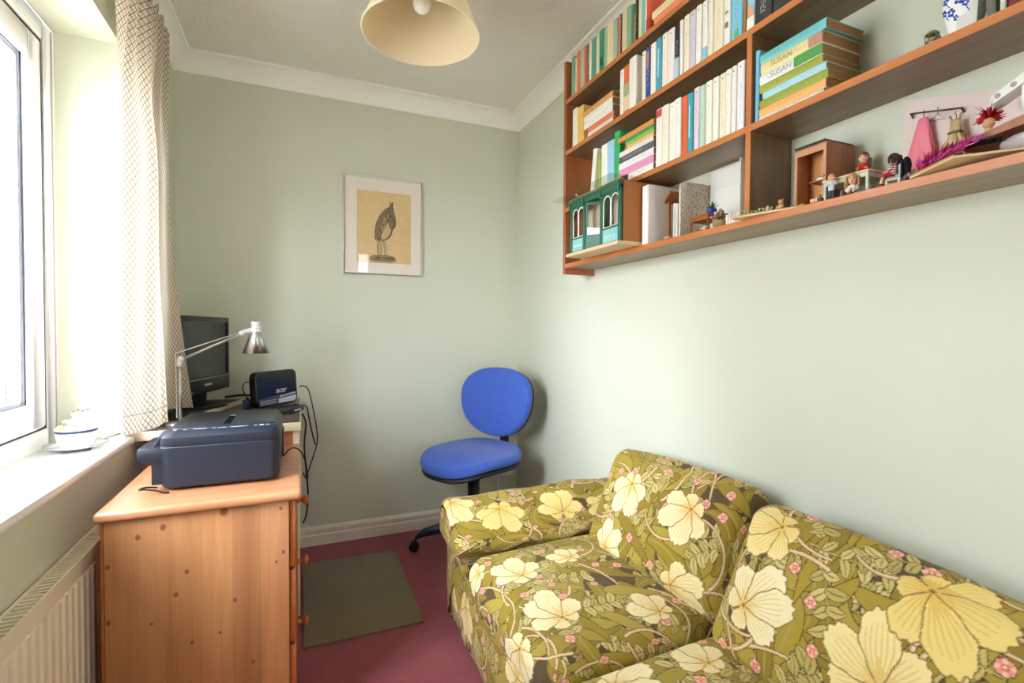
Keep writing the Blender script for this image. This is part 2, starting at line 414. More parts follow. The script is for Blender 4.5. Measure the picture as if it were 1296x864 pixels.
# ------------------------------------------------------------ radiator
M_rad = mat('cream_radiator_enamel', '#efe4cc', .4)
rad = thing('radiator', 'cream panel radiator with slotted top under the window sill', 'radiator', (-.51, .85, 0))
p = MB(); y0, y1 = .15, 1.72
p.box(-.497, -.490, y0, y1, .12, .555)
yy = y0+.03; 
while yy < y1-.05:       # pressed vertical flutes
    p.prism([(-.490, yy), (-.484, yy+.006), (-.484, yy+.022), (-.490, yy+.028)], 2, .15, .525); yy += .0333
p.build('front_panel', M_rad, rad)
MB().box(-.530, -.523, y0+.01, y1-.01, .12, .545).build('back_panel', M_rad, rad)
tg = MB().box(-.533, -.527, y0-.003, y1+.004, .548, .568).box(-.492, -.486, y0-.003, y1+.004, .540, .568)
yy = y0
while yy < y1:
    tg.box(-.527, -.492, yy, yy+.007, .558, .565); yy += .016
tg.build('top_grille', M_rad, rad)
for a, b in ((y0-.004, y0+.001), (y1-.001, y1+.004)):
    MB().box(-.533, -.486, a, b, .11, .566).build('end_panel', M_rad, rad, .001)
MB().tube([(-.51, y1-.03, .115), (-.51, y1-.03, 0)], .0075, 8).build('feed_pipe', mat('copper_pipe_paint', '#e5d8c2', .4), rad)

# ------------------------------------------------------------ pine chest of drawers
kn = [(0.049, 0.316, 0.011), (-0.084, 0.295, 0.008), (-0.136, 0.277, 0.007), (-0.034, 0.173, 0.006), (-0.058, 0.118, 0.006), (0.073, 0.077, 0.005), (0.184, 0.306, 0.005), (0.19, 0.185, 0.005), (0.173, 0.161, 0.004), (-0.11, 0.055, 0.004), (-0.024, -0.013, 0.005), (0.039, -0.002, 0.004), (-0.031, -0.123, 0.006), (-0.197, 0.214, 0.006), (-0.197, 0.077, 0.006), (0.115, -0.1, 0.005)]
M_pine = wood('honey_pine', '#d09462', '#b9784a', 'Z', .55, .4, knots=kn, planks=.068)
M_pineY = wood('pine_board_top', '#d89a70', '#c07a50', 'X', .6, .3, coat=.3)
M_pineD = wood('red_pine_drawer_front', '#b9662f', '#9c5226', 'Y', .6, .38, coat=.2)
M_knob = wood('turned_pine_knob', '#b8652f', '#a05626', 'X', 1, .3, coat=.4)
ch = thing('chest_of_drawers', 'honey pine chest of drawers with knotty side and round wooden knobs', 'chest of drawers', (-.235, 1.765, 0))
def centred(name, material, parent, x0, x1, y0, y1, z0, z1, bevel=0, seg=2):
    """box whose own origin is its centre, so grain and knots follow the piece"""
    c = ((x0+x1)/2, (y0+y1)/2, (z0+z1)/2)
    o = MB().box(x0-c[0], x1-c[0], y0-c[1], y1-c[1], z0-c[2], z1-c[2]).build(name, material, None, bevel, seg)
    o.parent = parent; o.location = Vector(c)-(parent.matrix_basis.translation if parent else Vector()); return o
centred('side_panel', M_pine, ch, -.440, -.032, 1.472, 1.490, .0, .656, .002)
centred('side_panel', M_pine, ch, -.440, -.032, 2.040, 2.058, .0, .656, .002)
centred('back_panel', M_pineD, ch, -.448, -.441, 1.475, 2.055, .03, .655)
t_ = MB(); prof = []
for a in range(7):
    an = math.pi*a/6; prof.append((math.sin(an)*.012, -math.cos(an)*.0125))
tb = centred('top', M_pineY, ch, -.456, .0, 1.452, 2.068, .656, .681, .010, 4)
for z0, z1 in ((.465, .650), (.255, .457), (.052, .247)):
    d = centred('drawer', M_pineD, ch, -.032, -.014, 1.478, 2.052, z0, z1, .004, 2)
    kz = (z0+z1)/2
    prof = [(0, 0), (.010, 0), (.010, .004), (.0065, .007), (.0065, .014), (.012, .019), (.0165, .024), (.0165, .029), (.012, .034), (0, .036)]
    k = MB().lathe([(r_, z_) for r_, z_ in prof], 18, T(-.014, 1.762, kz) @ Ry(math.pi/2), caps=False)
    k.build('knob', M_knob, d)
    Z0, Z1 = z0, z1
centred('plinth', M_pineD, ch, -.036, -.020, 1.474, 2.056, 0, .048, .002)

# ------------------------------------------------------------ desk in the corner behind the chest
M_cream = mat('cream_desk_edging', '#e6d8bc', .5)
M_desk = wood('reddish_desk_panel', '#b8734f', '#9a5b3d', 'Z', .6, .45)
M_desktop = mat('dark_desk_surface', '#4b3a30', .4)
dk = thing('corner_desk', 'cream edged desk with reddish side panel standing behind the pine chest', 'desk', (-.265, 2.40, 0))
MB().box(L_+.004, .0, 2.047, D-.006, .734, .766).build('desk_top', M_cream, dk, .003)
MB().box(L_+.010, -.006, 2.053, D-.012, .766, .772).build('writing_surface', M_desktop, dk, .001)
MB().box(L_+.03, -.030, 2.078, 2.094, 0, .734).build('side_panel', M_desk, dk)
MB().box(-.030, -.006, 2.074, 2.098, 0, .734).build('stile', M_cream, dk, .002)
MB().box(L_+.03, -.012, D-.04, D-.022, 0.0, .734).build('side_panel', M_desk, dk)

# ------------------------------------------------------------ printer
M_prn = mat('blue_black_printer_plastic', '#1d2231', .45, bump=.06, bscale=900)
M_prn2 = mat('dark_printer_lid', '#22262f', .38, coat=.05)
M_blk = mat('black_plastic', '#15161a', .4)
M_wht = mat('white_print', '#e9ecf2', .6)
pr_ = thing('printer', 'dark blue black inkjet printer standing on the pine chest', 'printer', (-.206, 1.73, .681))
def rrect(x0, x1, y0, y1, r, n=6):
    out = []
    for cx, cy, a0 in ((x1-r, y1-r, 0), (x0+r, y1-r, 90), (x0+r, y0+r, 180), (x1-r, y0+r, 270)):
        for i in range(n+1):
            a = math.radians(a0+90*i/n); out.append((cx+r*math.cos(a), cy+r*math.sin(a)))
    return out
def layers(levels, n=6, M=None):
    """stack of rounded rectangles [(x0,x1,y0,y1,r,z)] skinned together"""
    m_ = MB(); vs = []; 
    for x0, x1, y0, y1, r, z in levels: vs += [Vector((a, b, z)) for a, b in rrect(x0, x1, y0, y1, r, n)]
    k = 4*(n+1); fs = []
    for j in range(len(levels)-1):
        fs += [(j*k+i, j*k+(i+1) % k, (j+1)*k+(i+1) % k, (j+1)*k+i) for i in range(k)]
    fs += [tuple(range(k))[::-1], tuple((len(levels)-1)*k+i for i in range(k))]
    if M is not None: vs = [M @ p for p in vs]
    return m_.add(vs, fs)
px0, px1, py0, py1 = -.352, -.058, 1.572, 1.885
def smooth_sharp(o, ang=.6):
    for f in o.data.polygons: f.use_smooth = True
    o.data.set_sharp_from_angle(angle=ang); return o
smooth_sharp(layers([(px0+.006, px1-.006, py0+.008, py1-.004, .03, .689), (px0+.002, px1-.002, py0+.002, py1-.002, .03, .697), (px0, px1, py0, py1, .03, .800), (px0+.002, px1-.002, py0+.002, py1-.002, .03, .803)]).build('body', M_prn, pr_))
smooth_sharp(layers([(px0+.001, px1-.001, py0+.001, py1-.001, .03, .804), (px0, px1, py0, py1, .03, .807), (px0+.001, px1-.001, py0+.001, py1-.001, .03, .827), (px0+.007, px1-.006, py0+.010, py1-.003, .028, .838), (px0+.016, px1-.012, py0+.020, py1-.008, .024, .843)]).build('control_panel', M_prn, pr_))
lid = smooth_sharp(layers([(px0+.02, px1-.014, py0+.036, py1-.010, .02, .843), (px0+.021, px1-.015, py0+.037, py1-.011, .02, .8475), (px0+.024, px1-.018, py0+.040, py1-.014, .018, .849)]).build('scanner_lid', M_prn2, pr_))
MB().box(-.206, -.188, py0+.05, py0+.20, .8488, .8500).build('lid_groove', mat('matt_black_groove', '#0a0b0e', .9, spec=.1), lid)
MB().box(-.204, -.190, py0+.19, py0+.204, .8490, .8506).build('lid_tab', mat('pale_blue_tab', '#8f9ab8', .4), lid)
for (x, y, sx, sy) in ((-.318, .026, .004, .003), (-.295, .026, .004, .003), (-.272, .027, .003, .003), (-.262, .028, .010, .003), (-.248, .028, .005, .003), (-.226, .028, .004, .003), (-.214, .028, .003, .003), (-.207, .028, .003, .003), (-.200, .028, .004, .003), (-.165, .029, .020, .003), (-.146, .029, .005, .003), (-.122, .029, .003, .002), (-.106, .030, .005, .004), (-.090, .031, .004, .004), (-.106, .037, .005, .002)):
    MB().box(x-sx, x+sx, py0+y-sy*.5, py0+y+sy*.5, .8428, .8437).build('panel_marking', M_wht, pr_)
# side tray that sticks out on the left, with its sloping bracket
smooth_sharp(layers([(-.372, px0+.03, 1.59, 1.74, .008, .700), (-.372, px0+.03, 1.59, 1.74, .008, .752), (-.398, px0+.03, 1.588, 1.75, .012, .762), (-.404, px0+.03, 1.586, 1.752, .014, .770), (-.404, px0+.03, 1.586, 1.752, .014, .795), (-.400, px0+.03, 1.588, 1.75, .012, .800)]).build('paper_tray', M_prn, pr_))
MB().prism([(-.372, .800), (-.340, .800), (-.340, .838), (-.352, .838)], 1, 1.612, 1.64).build('tray_bracket', M_prn, pr_, .003)
for fx in (px0+.05, px1-.05):
    for fy in (py0+.04, py1-.04):
        MB().lathe([(.010, .681), (.010, .690)], 12, None, fx, fy).build('foot', M_blk, pr_)
MB().box(px1-.004, px1+.004, py1-.09, py1-.02, .70, .79).build('rear_cover', M_blk, pr_, .003)

M_cable = mat('black_cable_rubber', '#101114', .5)
M_steel = mat('grey_wire', '#8f93a2', .3, metal=.6)
c = MB().tube(catmull([(-.36, 1.60, .690), (-.378, 1.575, .700), (-.392, 1.565, .6985), (-.376, 1.564, .697), (-.352, 1.562, .692), (-.338, 1.560, .686), (-.325, 1.562, .6843)], 40), .0024, 6).build('usb_cable', M_cable)
tag(c, 'thin dark cable looping out at the left foot of the printer', 'cable')

# ------------------------------------------------------------ desk lamp
M_alu = mat('brushed_aluminium', '#c9c8c6', .28, metal=1)
M_whm = mat('white_lamp_metal', '#e8e9ee', .3, metal=.3)
LX, LY = -.401, 2.10
dl = thing('desk_lamp', 'silver jointed desk lamp with conical shade leaning over the printer', 'lamp', (LX, LY, .772))
MB().lathe([(0, .772), (.044, .772), (.046, .778), (.043, .786), (.02, .790), (0, .790)], 24, None, LX, LY).build('base', M_alu, dl)
MB().tube([(LX, LY, .785), (LX, LY, .990)], .0062, 12).build('post', M_alu, dl)
MB().tube([(LX, LY, .985), (LX, LY, 1.010)], .0095, 12).ball((LX+.004, LY, 1.013), .011).build('post_joint', M_whm, dl)
MB().tube([(LX+.008, LY, 1.012), (LX+.196, LY, 1.103)], .0052, 10).build('arm', M_alu, dl)
MB().tube([(LX-.010, LY, .80), (LX-.0125, LY, 1.03), (LX-.010, LY, 1.034), (LX+.19, LY, 1.108)], .0018, 6).build('tension_rod', M_whm, dl)
hx, hz = LX+.245, 1.11
MB().tube([(LX+.190, LY, 1.102), (LX+.205, LY, 1.112), (hx-.012, LY, 1.118)], .0085, 10).ball((LX+.197, LY, 1.106), .011).build('head_joint', M_whm, dl)
sh = MB().lathe([(.017, 1.112), (.019, 1.104), (.0465, 1.030), (.0455, 1.030), (.018, 1.102), (.016, 1.110)], 28, None, hx, LY, caps=False).build('lamp_shade', M_alu, dl)
cap = MB().lathe([(.017, 1.108), (.019, 1.112), (.019, 1.118), (.017, 1.120), (.019, 1.122), (.019, 1.130), (.017, 1.132), (.018, 1.134), (.018, 1.146), (.015, 1.150), (0, 1.150)], 20, None, hx, LY).build('lamp_cap', M_whm, dl)
MB().ball((hx, LY, 1.065), .015).build('bulb', mat('frosted_bulb', '#f4f2ea', .3), dl)

# ------------------------------------------------------------ monitor
M_scr = mat('dark_screen', '#14171a', .12)
mo = thing('monitor', 'black flat screen monitor standing on the desk beside the curtain', 'monitor', (-.367, 2.423, .7925), math.radians(-16.9))
def loc(parent): return Matrix.LocRotScale(parent.location, parent.rotation_euler, (1, 1, 1))
ML = Matrix.Identity(4)
def lbox(name, mtl, parent, x0, x1, y0, y1, z0, z1, bevel=0, seg=2, M=None):
    return MB().box(x0, x1, y0, y1, z0, z1, M).build(name, mtl, parent, bevel, seg, local=True)
lbox('housing', M_blk, mo, -.045, -.004, -.19, .19, .068, .376, .006)
for (a, b, c_, d_) in ((-.195, .195, .358, .38), (-.195, .195, .060, .128), (-.195, -.178, .128, .358), (.178, .195, .128, .358)):
    lbox('bezel', M_blk, mo, -.006, .006, a, b, c_, d_, .002)
lbox('screen', M_scr, mo, -.002, .0015, -.179, .179, .127, .359)
lbox('chrome_strip', M_alu, mo, .0055, .0075, -.19, .19, .1195, .1215)
lbox('badge', M_alu, mo, .0058, .007, -.03, .03, .090, .098)
lbox('stand', M_blk, mo, -.05, -.02, -.045, .045, .0, .16, .006)
MB().lathe([(0, 0), (.085, 0), (.088, .006), (.07, .016), (.04, .02), (0, .02)], 28, T(-.01, 0, 0)).build('foot', M_blk, mo, local=True)

# low stand under the monitor
M_key = mat('aged_cream_edging', '#d9cfb4', .55)
kb = thing('monitor_board', 'low dark topped board with cream edge lying on the desk under the monitor', 'board', (-.345, 2.45, .772), math.radians(-15.5))
lbox('edge_strip', M_key, kb, .038, .046, -.19, .19, 0, .020, .001)
lbox('board', mat('dark_grey_laminate', '#33322f', .45), kb, -.105, .038, -.19, .19, .0, .0195)

# ------------------------------------------------------------ mini computer with acer lettering
M_gloss = mat('glossy_black_case', '#11110f', .22, coat=.2)
M_label = mat('navy_printed_label', '#39405f', .5); M_pale = mat('pale_label', '#d5d8e4', .5)
A_ = Vector((-.174, 2.36, .778)); B_ = Vector((-.014, 2.548, .778))
ang = math.atan2(B_.y-A_.y, B_.x-A_.x); wid = (B_-A_).length
pc = thing('mini_computer', 'small glossy black computer with white lettering standing on edge on the desk', 'computer', tuple((A_+B_)/2), ang)
tilt = Rx(math.radians(-4))
hw = wid/2; hh = .158
def rr_poly(x0, x1, z0, z1, r, n=6): return rrect(x0, x1, z0, z1, r, n)
smooth_sharp(MB().prism(rr_poly(-hw, hw, 0, hh, .028), 1, .0, .034, tilt).build('case', M_gloss, pc, local=True, bevel=.003))
smooth_sharp(MB().prism(rr_poly(-hw+.008, hw-.008, .006, hh-.008, .024), 1, -.0018, .002, tilt).build('front_panel', M_gloss, pc, local=True))
MB().prism([(-hw+.012, .008), (hw-.022, .008), (hw-.010, .020), (hw-.010, .052), (-hw+.012, .040)], 1, -.0026, -.0015, tilt).build('label_strip', M_label, pc, local=True)
MB().prism([(0, .010), (hw-.024, .010), (hw-.013, .021), (hw-.013, .036), (0, .030)], 1, -.0034, -.0024, tilt).build('label_panel', M_pale, pc, local=True)
for k in range(9):
    MB().box(.01+k*.011, .01+k*.011+.007, -.0036, -.0026, .036+k*.0009, .043+k*.0009, tilt).build('label_mark', M_pale, pc, local=True)
for k in range(3):
    MB().box(-hw+.018, -.012, -.0036, -.0026, .014+k*.007, .016+k*.007, tilt).build('label_line', M_pale, pc, local=True)
def text(name, body, size, material, parent, M, extrude=.0004, shear=0, bold=0):
    cu = bpy.data.curves.new(name, 'FONT'); cu.body = body; cu.size = size; cu.extrude = extrude
    cu.align_x = 'CENTER'; cu.align_y = 'CENTER'; cu.shear = shear; cu.offset = bold
    o = bpy.data.objects.new(name, cu); C.objects.link(o); o.parent = parent; o.matrix_local = M
    bpy.context.view_layer.update()
    me = bpy.data.meshes.new_from_object(o); bpy.data.objects.remove(o)
    o = bpy.data.objects.new(name, me); C.objects.link(o); o.parent = parent; o.matrix_local = M
    me.materials.clear(); me.materials.append(material); return o
tx = text('lettering', 'acer', .036, M_pale, pc, tilt @ T(.02, -.0024, .068) @ Rx(math.pi/2), .0004, .2, .0002)
# flat black boxes and leads under and beside it
rt = thing('power_strip', 'flat black adaptor box lying beside the mini computer on the desk corner', 'adaptor', (-.04, 2.28, .772), math.radians(60))
lbox('case', M_blk, rt, -.06, .06, -.028, .028, 0, .022, .004)
lbox('label_strip', M_pale, rt, -.02, .03, -.0286, -.0278, .006, .012)
ad = thing('plug_adaptor', 'dark blue plug standing on the desk left of the mini computer', 'plug', (-.215, 2.42, .772), .3)
lbox('body', mat('navy_plastic', '#1d2a45', .4), ad, -.017, .017, -.015, .015, 0, .042, .004)
lbox('cable_boot', M_blk, ad, -.006, .006, -.006, .006, .042, .052, .002)
def cable(pts, label, r=.0028, n=60, name='cable', group=None):
    o = MB().tube(catmull(pts, n), r, 6).build(name, M_cable); return tag(o, label, 'cable', group)
cable([(-.008, 2.56, .845), (.008, 2.555, .852), (.03, 2.55, .835), (.045, 2.53, .78), (.066, 2.52, .66), (.070, 2.52, .585), (.055, 2.51, .53), (.034, 2.52, .46), (.02, 2.52, .42)], 'black lead leaving the right side of the mini computer and hanging down the wall')
cable([(-.03, 2.30, .80), (.0, 2.33, .79), (.022, 2.42, .77), (.035, 2.48, .70), (.05, 2.50, .62), (.062, 2.50, .575)], 'black lead from the adaptor box curving over the desk corner', .0032)
cable([(-.055, 1.80, .700), (-.03, 1.84, .715), (-.005, 1.86, .70), (.012, 1.88, .66), (.018, 1.90, .62), (.022, 1.95, .58), (.02, 2.05, .54), (.006, 2.12, .55)], 'black printer lead looping over the right edge of the pine chest', .0025)
cable([(.004, 2.25, .765), (.018, 2.28, .72), (.012, 2.30, .62), (.02, 2.30, .5), (.026, 2.32, .40), (.02, 2.36, .30), (.006, 2.42, .24)], 'longest black lead dropping from the desk corner to the skirting board', .0035)
cable([(-.215, 2.42, .822), (-.235, 2.44, .86), (-.225, 2.47, .885), (-.19, 2.47, .875)], 'short black lead arching from the dark blue plug to the mini computer', .0025)
cable([(-.33, 2.66, .80), (-.27, 2.67, .805), (-.22, 2.66, .803), (-.16, 2.66, .80)], 'black lead lying along the wall behind the mini computer', .005)

# ------------------------------------------------------------ cup on the sill
SZ = WZ0+.0245
M_china = mat('white_china', '#f3f3f4', .15, coat=.4); M_band = mat('navy_band_glaze', '#3a4560', .2)
cx, cy = -.62, 1.868
sc_ = thing('saucer', 'white china saucer lying on the window sill under the cup', 'saucer', (cx, cy, SZ))
MB().lathe([(0, SZ+.001), (.035, SZ), (.040, SZ+.003), (.066, SZ+.010), (.076, SZ+.015), (.075, SZ+.017), (.062, SZ+.012), (.036, SZ+.006), (0, SZ+.006)], 36, None, cx, cy, caps=False).build('dish', M_china, sc_)
MB().lathe([(.0752, SZ+.0148), (.0768, SZ+.0155), (.0755, SZ+.0178), (.074, SZ+.0170)], 36, None, cx, cy, caps=False).build('rim_band', mat('grey_rim', '#9aa0ae', .3), sc_)
cz = SZ+.0062
cu_ = thing('teacup', 'white china teacup with a navy rim band and flower ornament inside', 'cup', (cx, cy, cz))
MB().lathe([(0, cz), (.034, cz), (.036, cz+.003), (.041, cz+.006), (.046, cz+.022), (.0485, cz+.044), (.050, cz+.058), (.048, cz+.058), (.044, cz+.024), (.038, cz+.010), (0, cz+.008)], 36, None, cx, cy, caps=False).build('bowl', M_china, cu_)
MB().lathe([(.0488, cz+.046), (.0500, cz+.0475), (.0507, cz+.0535), (.0500, cz+.0540)], 36, None, cx, cy, caps=False).build('rim_band', M_band, cu_)
dx, dy = .80, .60
hd = [(cx+dx*r_, cy+dy*r_, cz+z_) for r_, z_ in ((.046, .046), (.062, .052), (.075, .049), (.076, .037), (.066, .025), (.044, .018))]
MB().tube(catmull(hd, 30), .0035, 8).build('handle', M_china, cu_)
po_ = thing('posy_ornament', 'small cream and pink flower ornament filling the teacup', 'ornament', (cx, cy, cz+.010))
M_pet = mat('cream_petals', '#efe0d6', .6); M_pk = mat('dusty_pink_petals', '#d9b6ad', .6); M_yl = mat('yellow_bloom', '#e9c978', .6); M_dk = mat('grey_stamens', '#5b5560', .6)
rg = random.Random(4)
MB().lathe([(0, cz+.012), (.028, cz+.012), (.041, cz+.035), (.040, cz+.050), (.02, cz+.056), (0, cz+.058)], 20, None, cx, cy, caps=False).build('moss', mat('pale_moss', '#d8cfc0', .9), po_)
for k in range(17):
    a = rg.uniform(0, 6.28); q = rg.uniform(.0, .034); zc = cz+.066+.026*(1-q/.036)+rg.uniform(-.006, .008)
    bm_ = MB(); ctr = Vector((cx+q*math.cos(a), cy+q*math.sin(a), zc))
    for j in range(5):
        b = j*1.257+a; bm_.ball(ctr+Vector((math.cos(b)*.0055, math.sin(b)*.0055, 0)), (.005, .005, .0035), 7, 5)
    bm_.ball(ctr+Vector((0, 0, .002)), .0035, 7, 5)
    bm_.tube([ctr, (cx+q*.6*math.cos(a), cy+q*.6*math.sin(a), cz+.045)], .0012, 4)
    bm_.build('flower', (M_pet, M_pk, M_pet)[k % 3], po_)
MB().lathe([(0, cz+.045), (.009, cz+.047), (.0095, cz+.062), (.006, cz+.068), (0, cz+.068)], 12, None, cx-.032, cy-.018, caps=False).build('flower', M_yl, po_)
for k in range(4):
    MB().ball((cx-.01+k*.012, cy+.006, cz+.106+.004*(k % 2)), (.004, .003, .0025), 7, 5).build('stamen', M_dk, po_)
ts = thing('teaspoon', 'small silver teaspoon lying on the saucer behind the teacup', 'spoon', (cx+.06, cy+.045, SZ+.018))
MB().tube([(cx+.045, cy+.02, SZ+.018), (cx+.062, cy+.045, SZ+.020), (cx+.085, cy+.078, SZ+.024)], [.0018, .0018, .0028], 8).build('handle', M_alu, ts)
MB().ball((cx+.040, cy+.012, SZ+.0185), (.009, .012, .003), 12, 6).build('bowl', M_alu, ts)

# ------------------------------------------------------------ curtain and pole
def curtain_material():
    ma = bpy.data.materials.new('trellis_print_cotton'); ma.use_nodes = True; t = ma.node_tree; L = t.links.new; N = t.nodes.new
    b = t.nodes['Principled BSDF']; o = [n for n in t.nodes if n.type == 'OUTPUT_MATERIAL'][0]
    uv = N('ShaderNodeUVMap'); s = N('ShaderNodeSeparateXYZ'); L(uv.outputs[0], s.inputs[0])
    def M(op, a, b_=None, c=None):
        n = N('ShaderNodeMath'); n.operation = op
        for i, v in enumerate((a, b_, c)):
            if v is None: continue
            if isinstance(v, (int, float)): n.inputs[i].default_value = v
            else: L(v, n.inputs[i])
        return n.outputs[0]
    U = M('DIVIDE', s.outputs['X'], .0195); V = M('DIVIDE', s.outputs['Y'], .0225)
    p = M('ADD', U, V); q = M('SUBTRACT', U, V)
    fp = M('ABSOLUTE', M('SUBTRACT', M('FRACT', p), .5)); fq = M('ABSOLUTE', M('SUBTRACT', M('FRACT', q), .5))
    l1 = M('GREATER_THAN', fp, .41); l2 = M('GREATER_THAN', fq, .41)
    line = M('MAXIMUM', l1, l2)
    # small sprig in every diamond
    d = M('ADD', M('POWER', fp, 2), M('POWER', fq, 2)); dot = M('LESS_THAN', d, .016)
    shade = M('GREATER_THAN', fp, .33)
    def mix(f, A, B):
        n = N('ShaderNodeMix'); n.data_type = 'RGBA'; L(f, n.inputs['Factor'])
        for k, v in (('A', A), ('B', B)):
            if isinstance(v, str): n.inputs[k].default_value = (*lin(v), 1)
            else: L(v, n.inputs[k])
        return n.outputs['Result']
    c = mix(shade, '#dfd5c7', '#cdbba4'); c = mix(dot, c, '#b8977f'); c = mix(line, c, '#8f7d66')
    L(c, b.inputs['Base Color']); b.inputs['Roughness'].default_value = .9; b.inputs['Specular IOR Level'].default_value = .15
    tr = N('ShaderNodeBsdfTranslucent'); L(c, tr.inputs[0]); mx = N('ShaderNodeMixShader'); mx.inputs[0].default_value = .30
    L(b.outputs[0], mx.inputs[1]); L(tr.outputs[0], mx.inputs[2]); L(mx.outputs[0], o.inputs[0])
    return ma
M_curt = curtain_material()
cu = thing('curtain', 'cream trellis patterned curtain drawn back beside the window', 'curtain', (-.43, 1.9, .80))
ntop = 14
topY = np.linspace(1.655, 2.115, ntop); topX = np.array([-.445+(.020 if i % 2 else -.014) for i in range(ntop)])
bot = [(-.450, 1.645), (-.458, 1.690), (-.462, 1.730), (-.44, 1.775), (-.420, 1.815), (-.402, 1.848), (-.392, 1.868), (-.412, 1.895), (-.452, 1.93), (-.462, 1.985), (-.448, 2.050), (-.445, 2.12), (-.415, 2.19), (-.380, 2.225)]
midp = [(-.442, 1.640), (-.458, 1.675), (-.466, 1.715), (-.446, 1.755), (-.428, 1.79), (-.414, 1.82), (-.405, 1.845), (-.425, 1.875), (-.455, 1.91), (-.462, 1.95), (-.452, 1.985), (-.440, 2.015), (-.430, 2.045), (-.422, 2.065)]
NU, NV = 180, 150
Tp = catmull(list(zip(topX, topY)), NU); Bp = catmull(bot, NU); Mp = catmull(midp, NU)
vs = []; uvs = []
sl = np.concatenate([[0], np.cumsum(np.hypot(*(np.diff(Bp, axis=0).T)))])*1.15
for j in range(NV+1):
    v = j/NV
    for i in range(NU):
        u = i/(NU-1)
        ztop = 2.165+.022*math.sin(i/NU*ntop*math.pi)**2 - .05*max(0, .12-u)/.12*0
        zbot = .825-.012*math.sin(u*7)+(.035*max(0, (.10-u)/.10))
        z = ztop+(zbot-ztop)*v
        # blend of the three plan curves
        if v < .45:
            f = v/.45; f = f*f*(3-2*f); P = Tp[i]*(1-f)+Mp[i]*f
        else:
            f = (v-.45)/.55; f = f**1.5; P = Mp[i]*(1-f)+Bp[i]*f
        P = P+np.array([.003*math.sin(u*41+v*7), .002*math.sin(u*29-v*9)])
        vs.append((P[0], P[1], z)); uvs.append((sl[i], z))
fs = [(j*NU+i, j*NU+i+1, (j+1)*NU+i+1, (j+1)*NU+i) for j in range(NV) for i in range(NU-1)]
def sheet(name, vs, fs, uvs, material, parent, thick=None):
    me = bpy.data.meshes.new(name); l = parent.location
    me.from_pydata([(a-l[0], b-l[1], c-l[2]) for a, b, c in vs], [], fs)
    uvl = me.uv_layers.new(name='UVMap'); idx = np.empty(len(me.loops), int); me.loops.foreach_get('vertex_index', idx)
    uvl.data.foreach_set('uv', np.array(uvs, np.float32)[idx].ravel())
    me.polygons.foreach_set('use_smooth', [True]*len(me.polygons))
    me.materials.append(material); o = bpy.data.objects.new(name, me); C.objects.link(o); o.parent = parent
    return o
sheet('cloth', vs, fs, uvs, M_curt, cu)
# stitched hem line
hem = MB(); pts = []
for i in range(0, NU, 3):
    u = i/(NU-1); zb = .825-.012*math.sin(u*7)+(.035*max(0, (.10-u)/.10))
    pts.append((Bp[i][0]+.002, Bp[i][1]-.002, zb+.055))
hem.tube(pts, .0012, 5).build('hem_seam', mat('hem_thread', '#d8d4cc', .9), cu)
M_pole = wood('brown_pole_wood', '#6b5138', '#4a3726', 'Y', 1, .4)
cp = thing('curtain_pole', 'short brown wooden curtain pole with turned end above the window', 'curtain pole', (-.482, 1.2, 2.085))
MB().tube([(-.482, .55, 2.085), (-.482, 2.12, 2.085)], .010, 14).build('pole', M_pole, cp)
MB().lathe([(.011, 0), (.017, .004), (.017, .010), (.010, .014), (.021, .030), (.018, .044), (0, .050)], 16, T(-.482, 2.118, 2.085) @ Rx(-math.pi/2)).build('finial', M_pole, cp)
for y in (.6, 2.105):
    MB().box(L_, -.475, y-.008, y+.008, 2.062, 2.076).box(L_, L_+.012, y-.018, y+.018, 2.055, 2.12).build('bracket', M_pole, cp, .002)

# ------------------------------------------------------------ floor mat
fm = MB()
fm.add(*(lambda g: (g[0], g[1]))(([(x, y, z) for z in (.001, .0075) for x, y in ((.004, 1.848), (.431, 1.846), (.434, 2.500), (.004, 2.515))], [(0, 1, 2, 3), (4, 5, 6, 7), (0, 1, 5, 4), (1, 2, 6, 5), (2, 3, 7, 6), (3, 0, 4, 7)])))
o = fm.build('floor_mat', M_mat, None, .003); tag(o, 'olive brown rectangular mat lying on the red carpet beside the chest', 'mat')

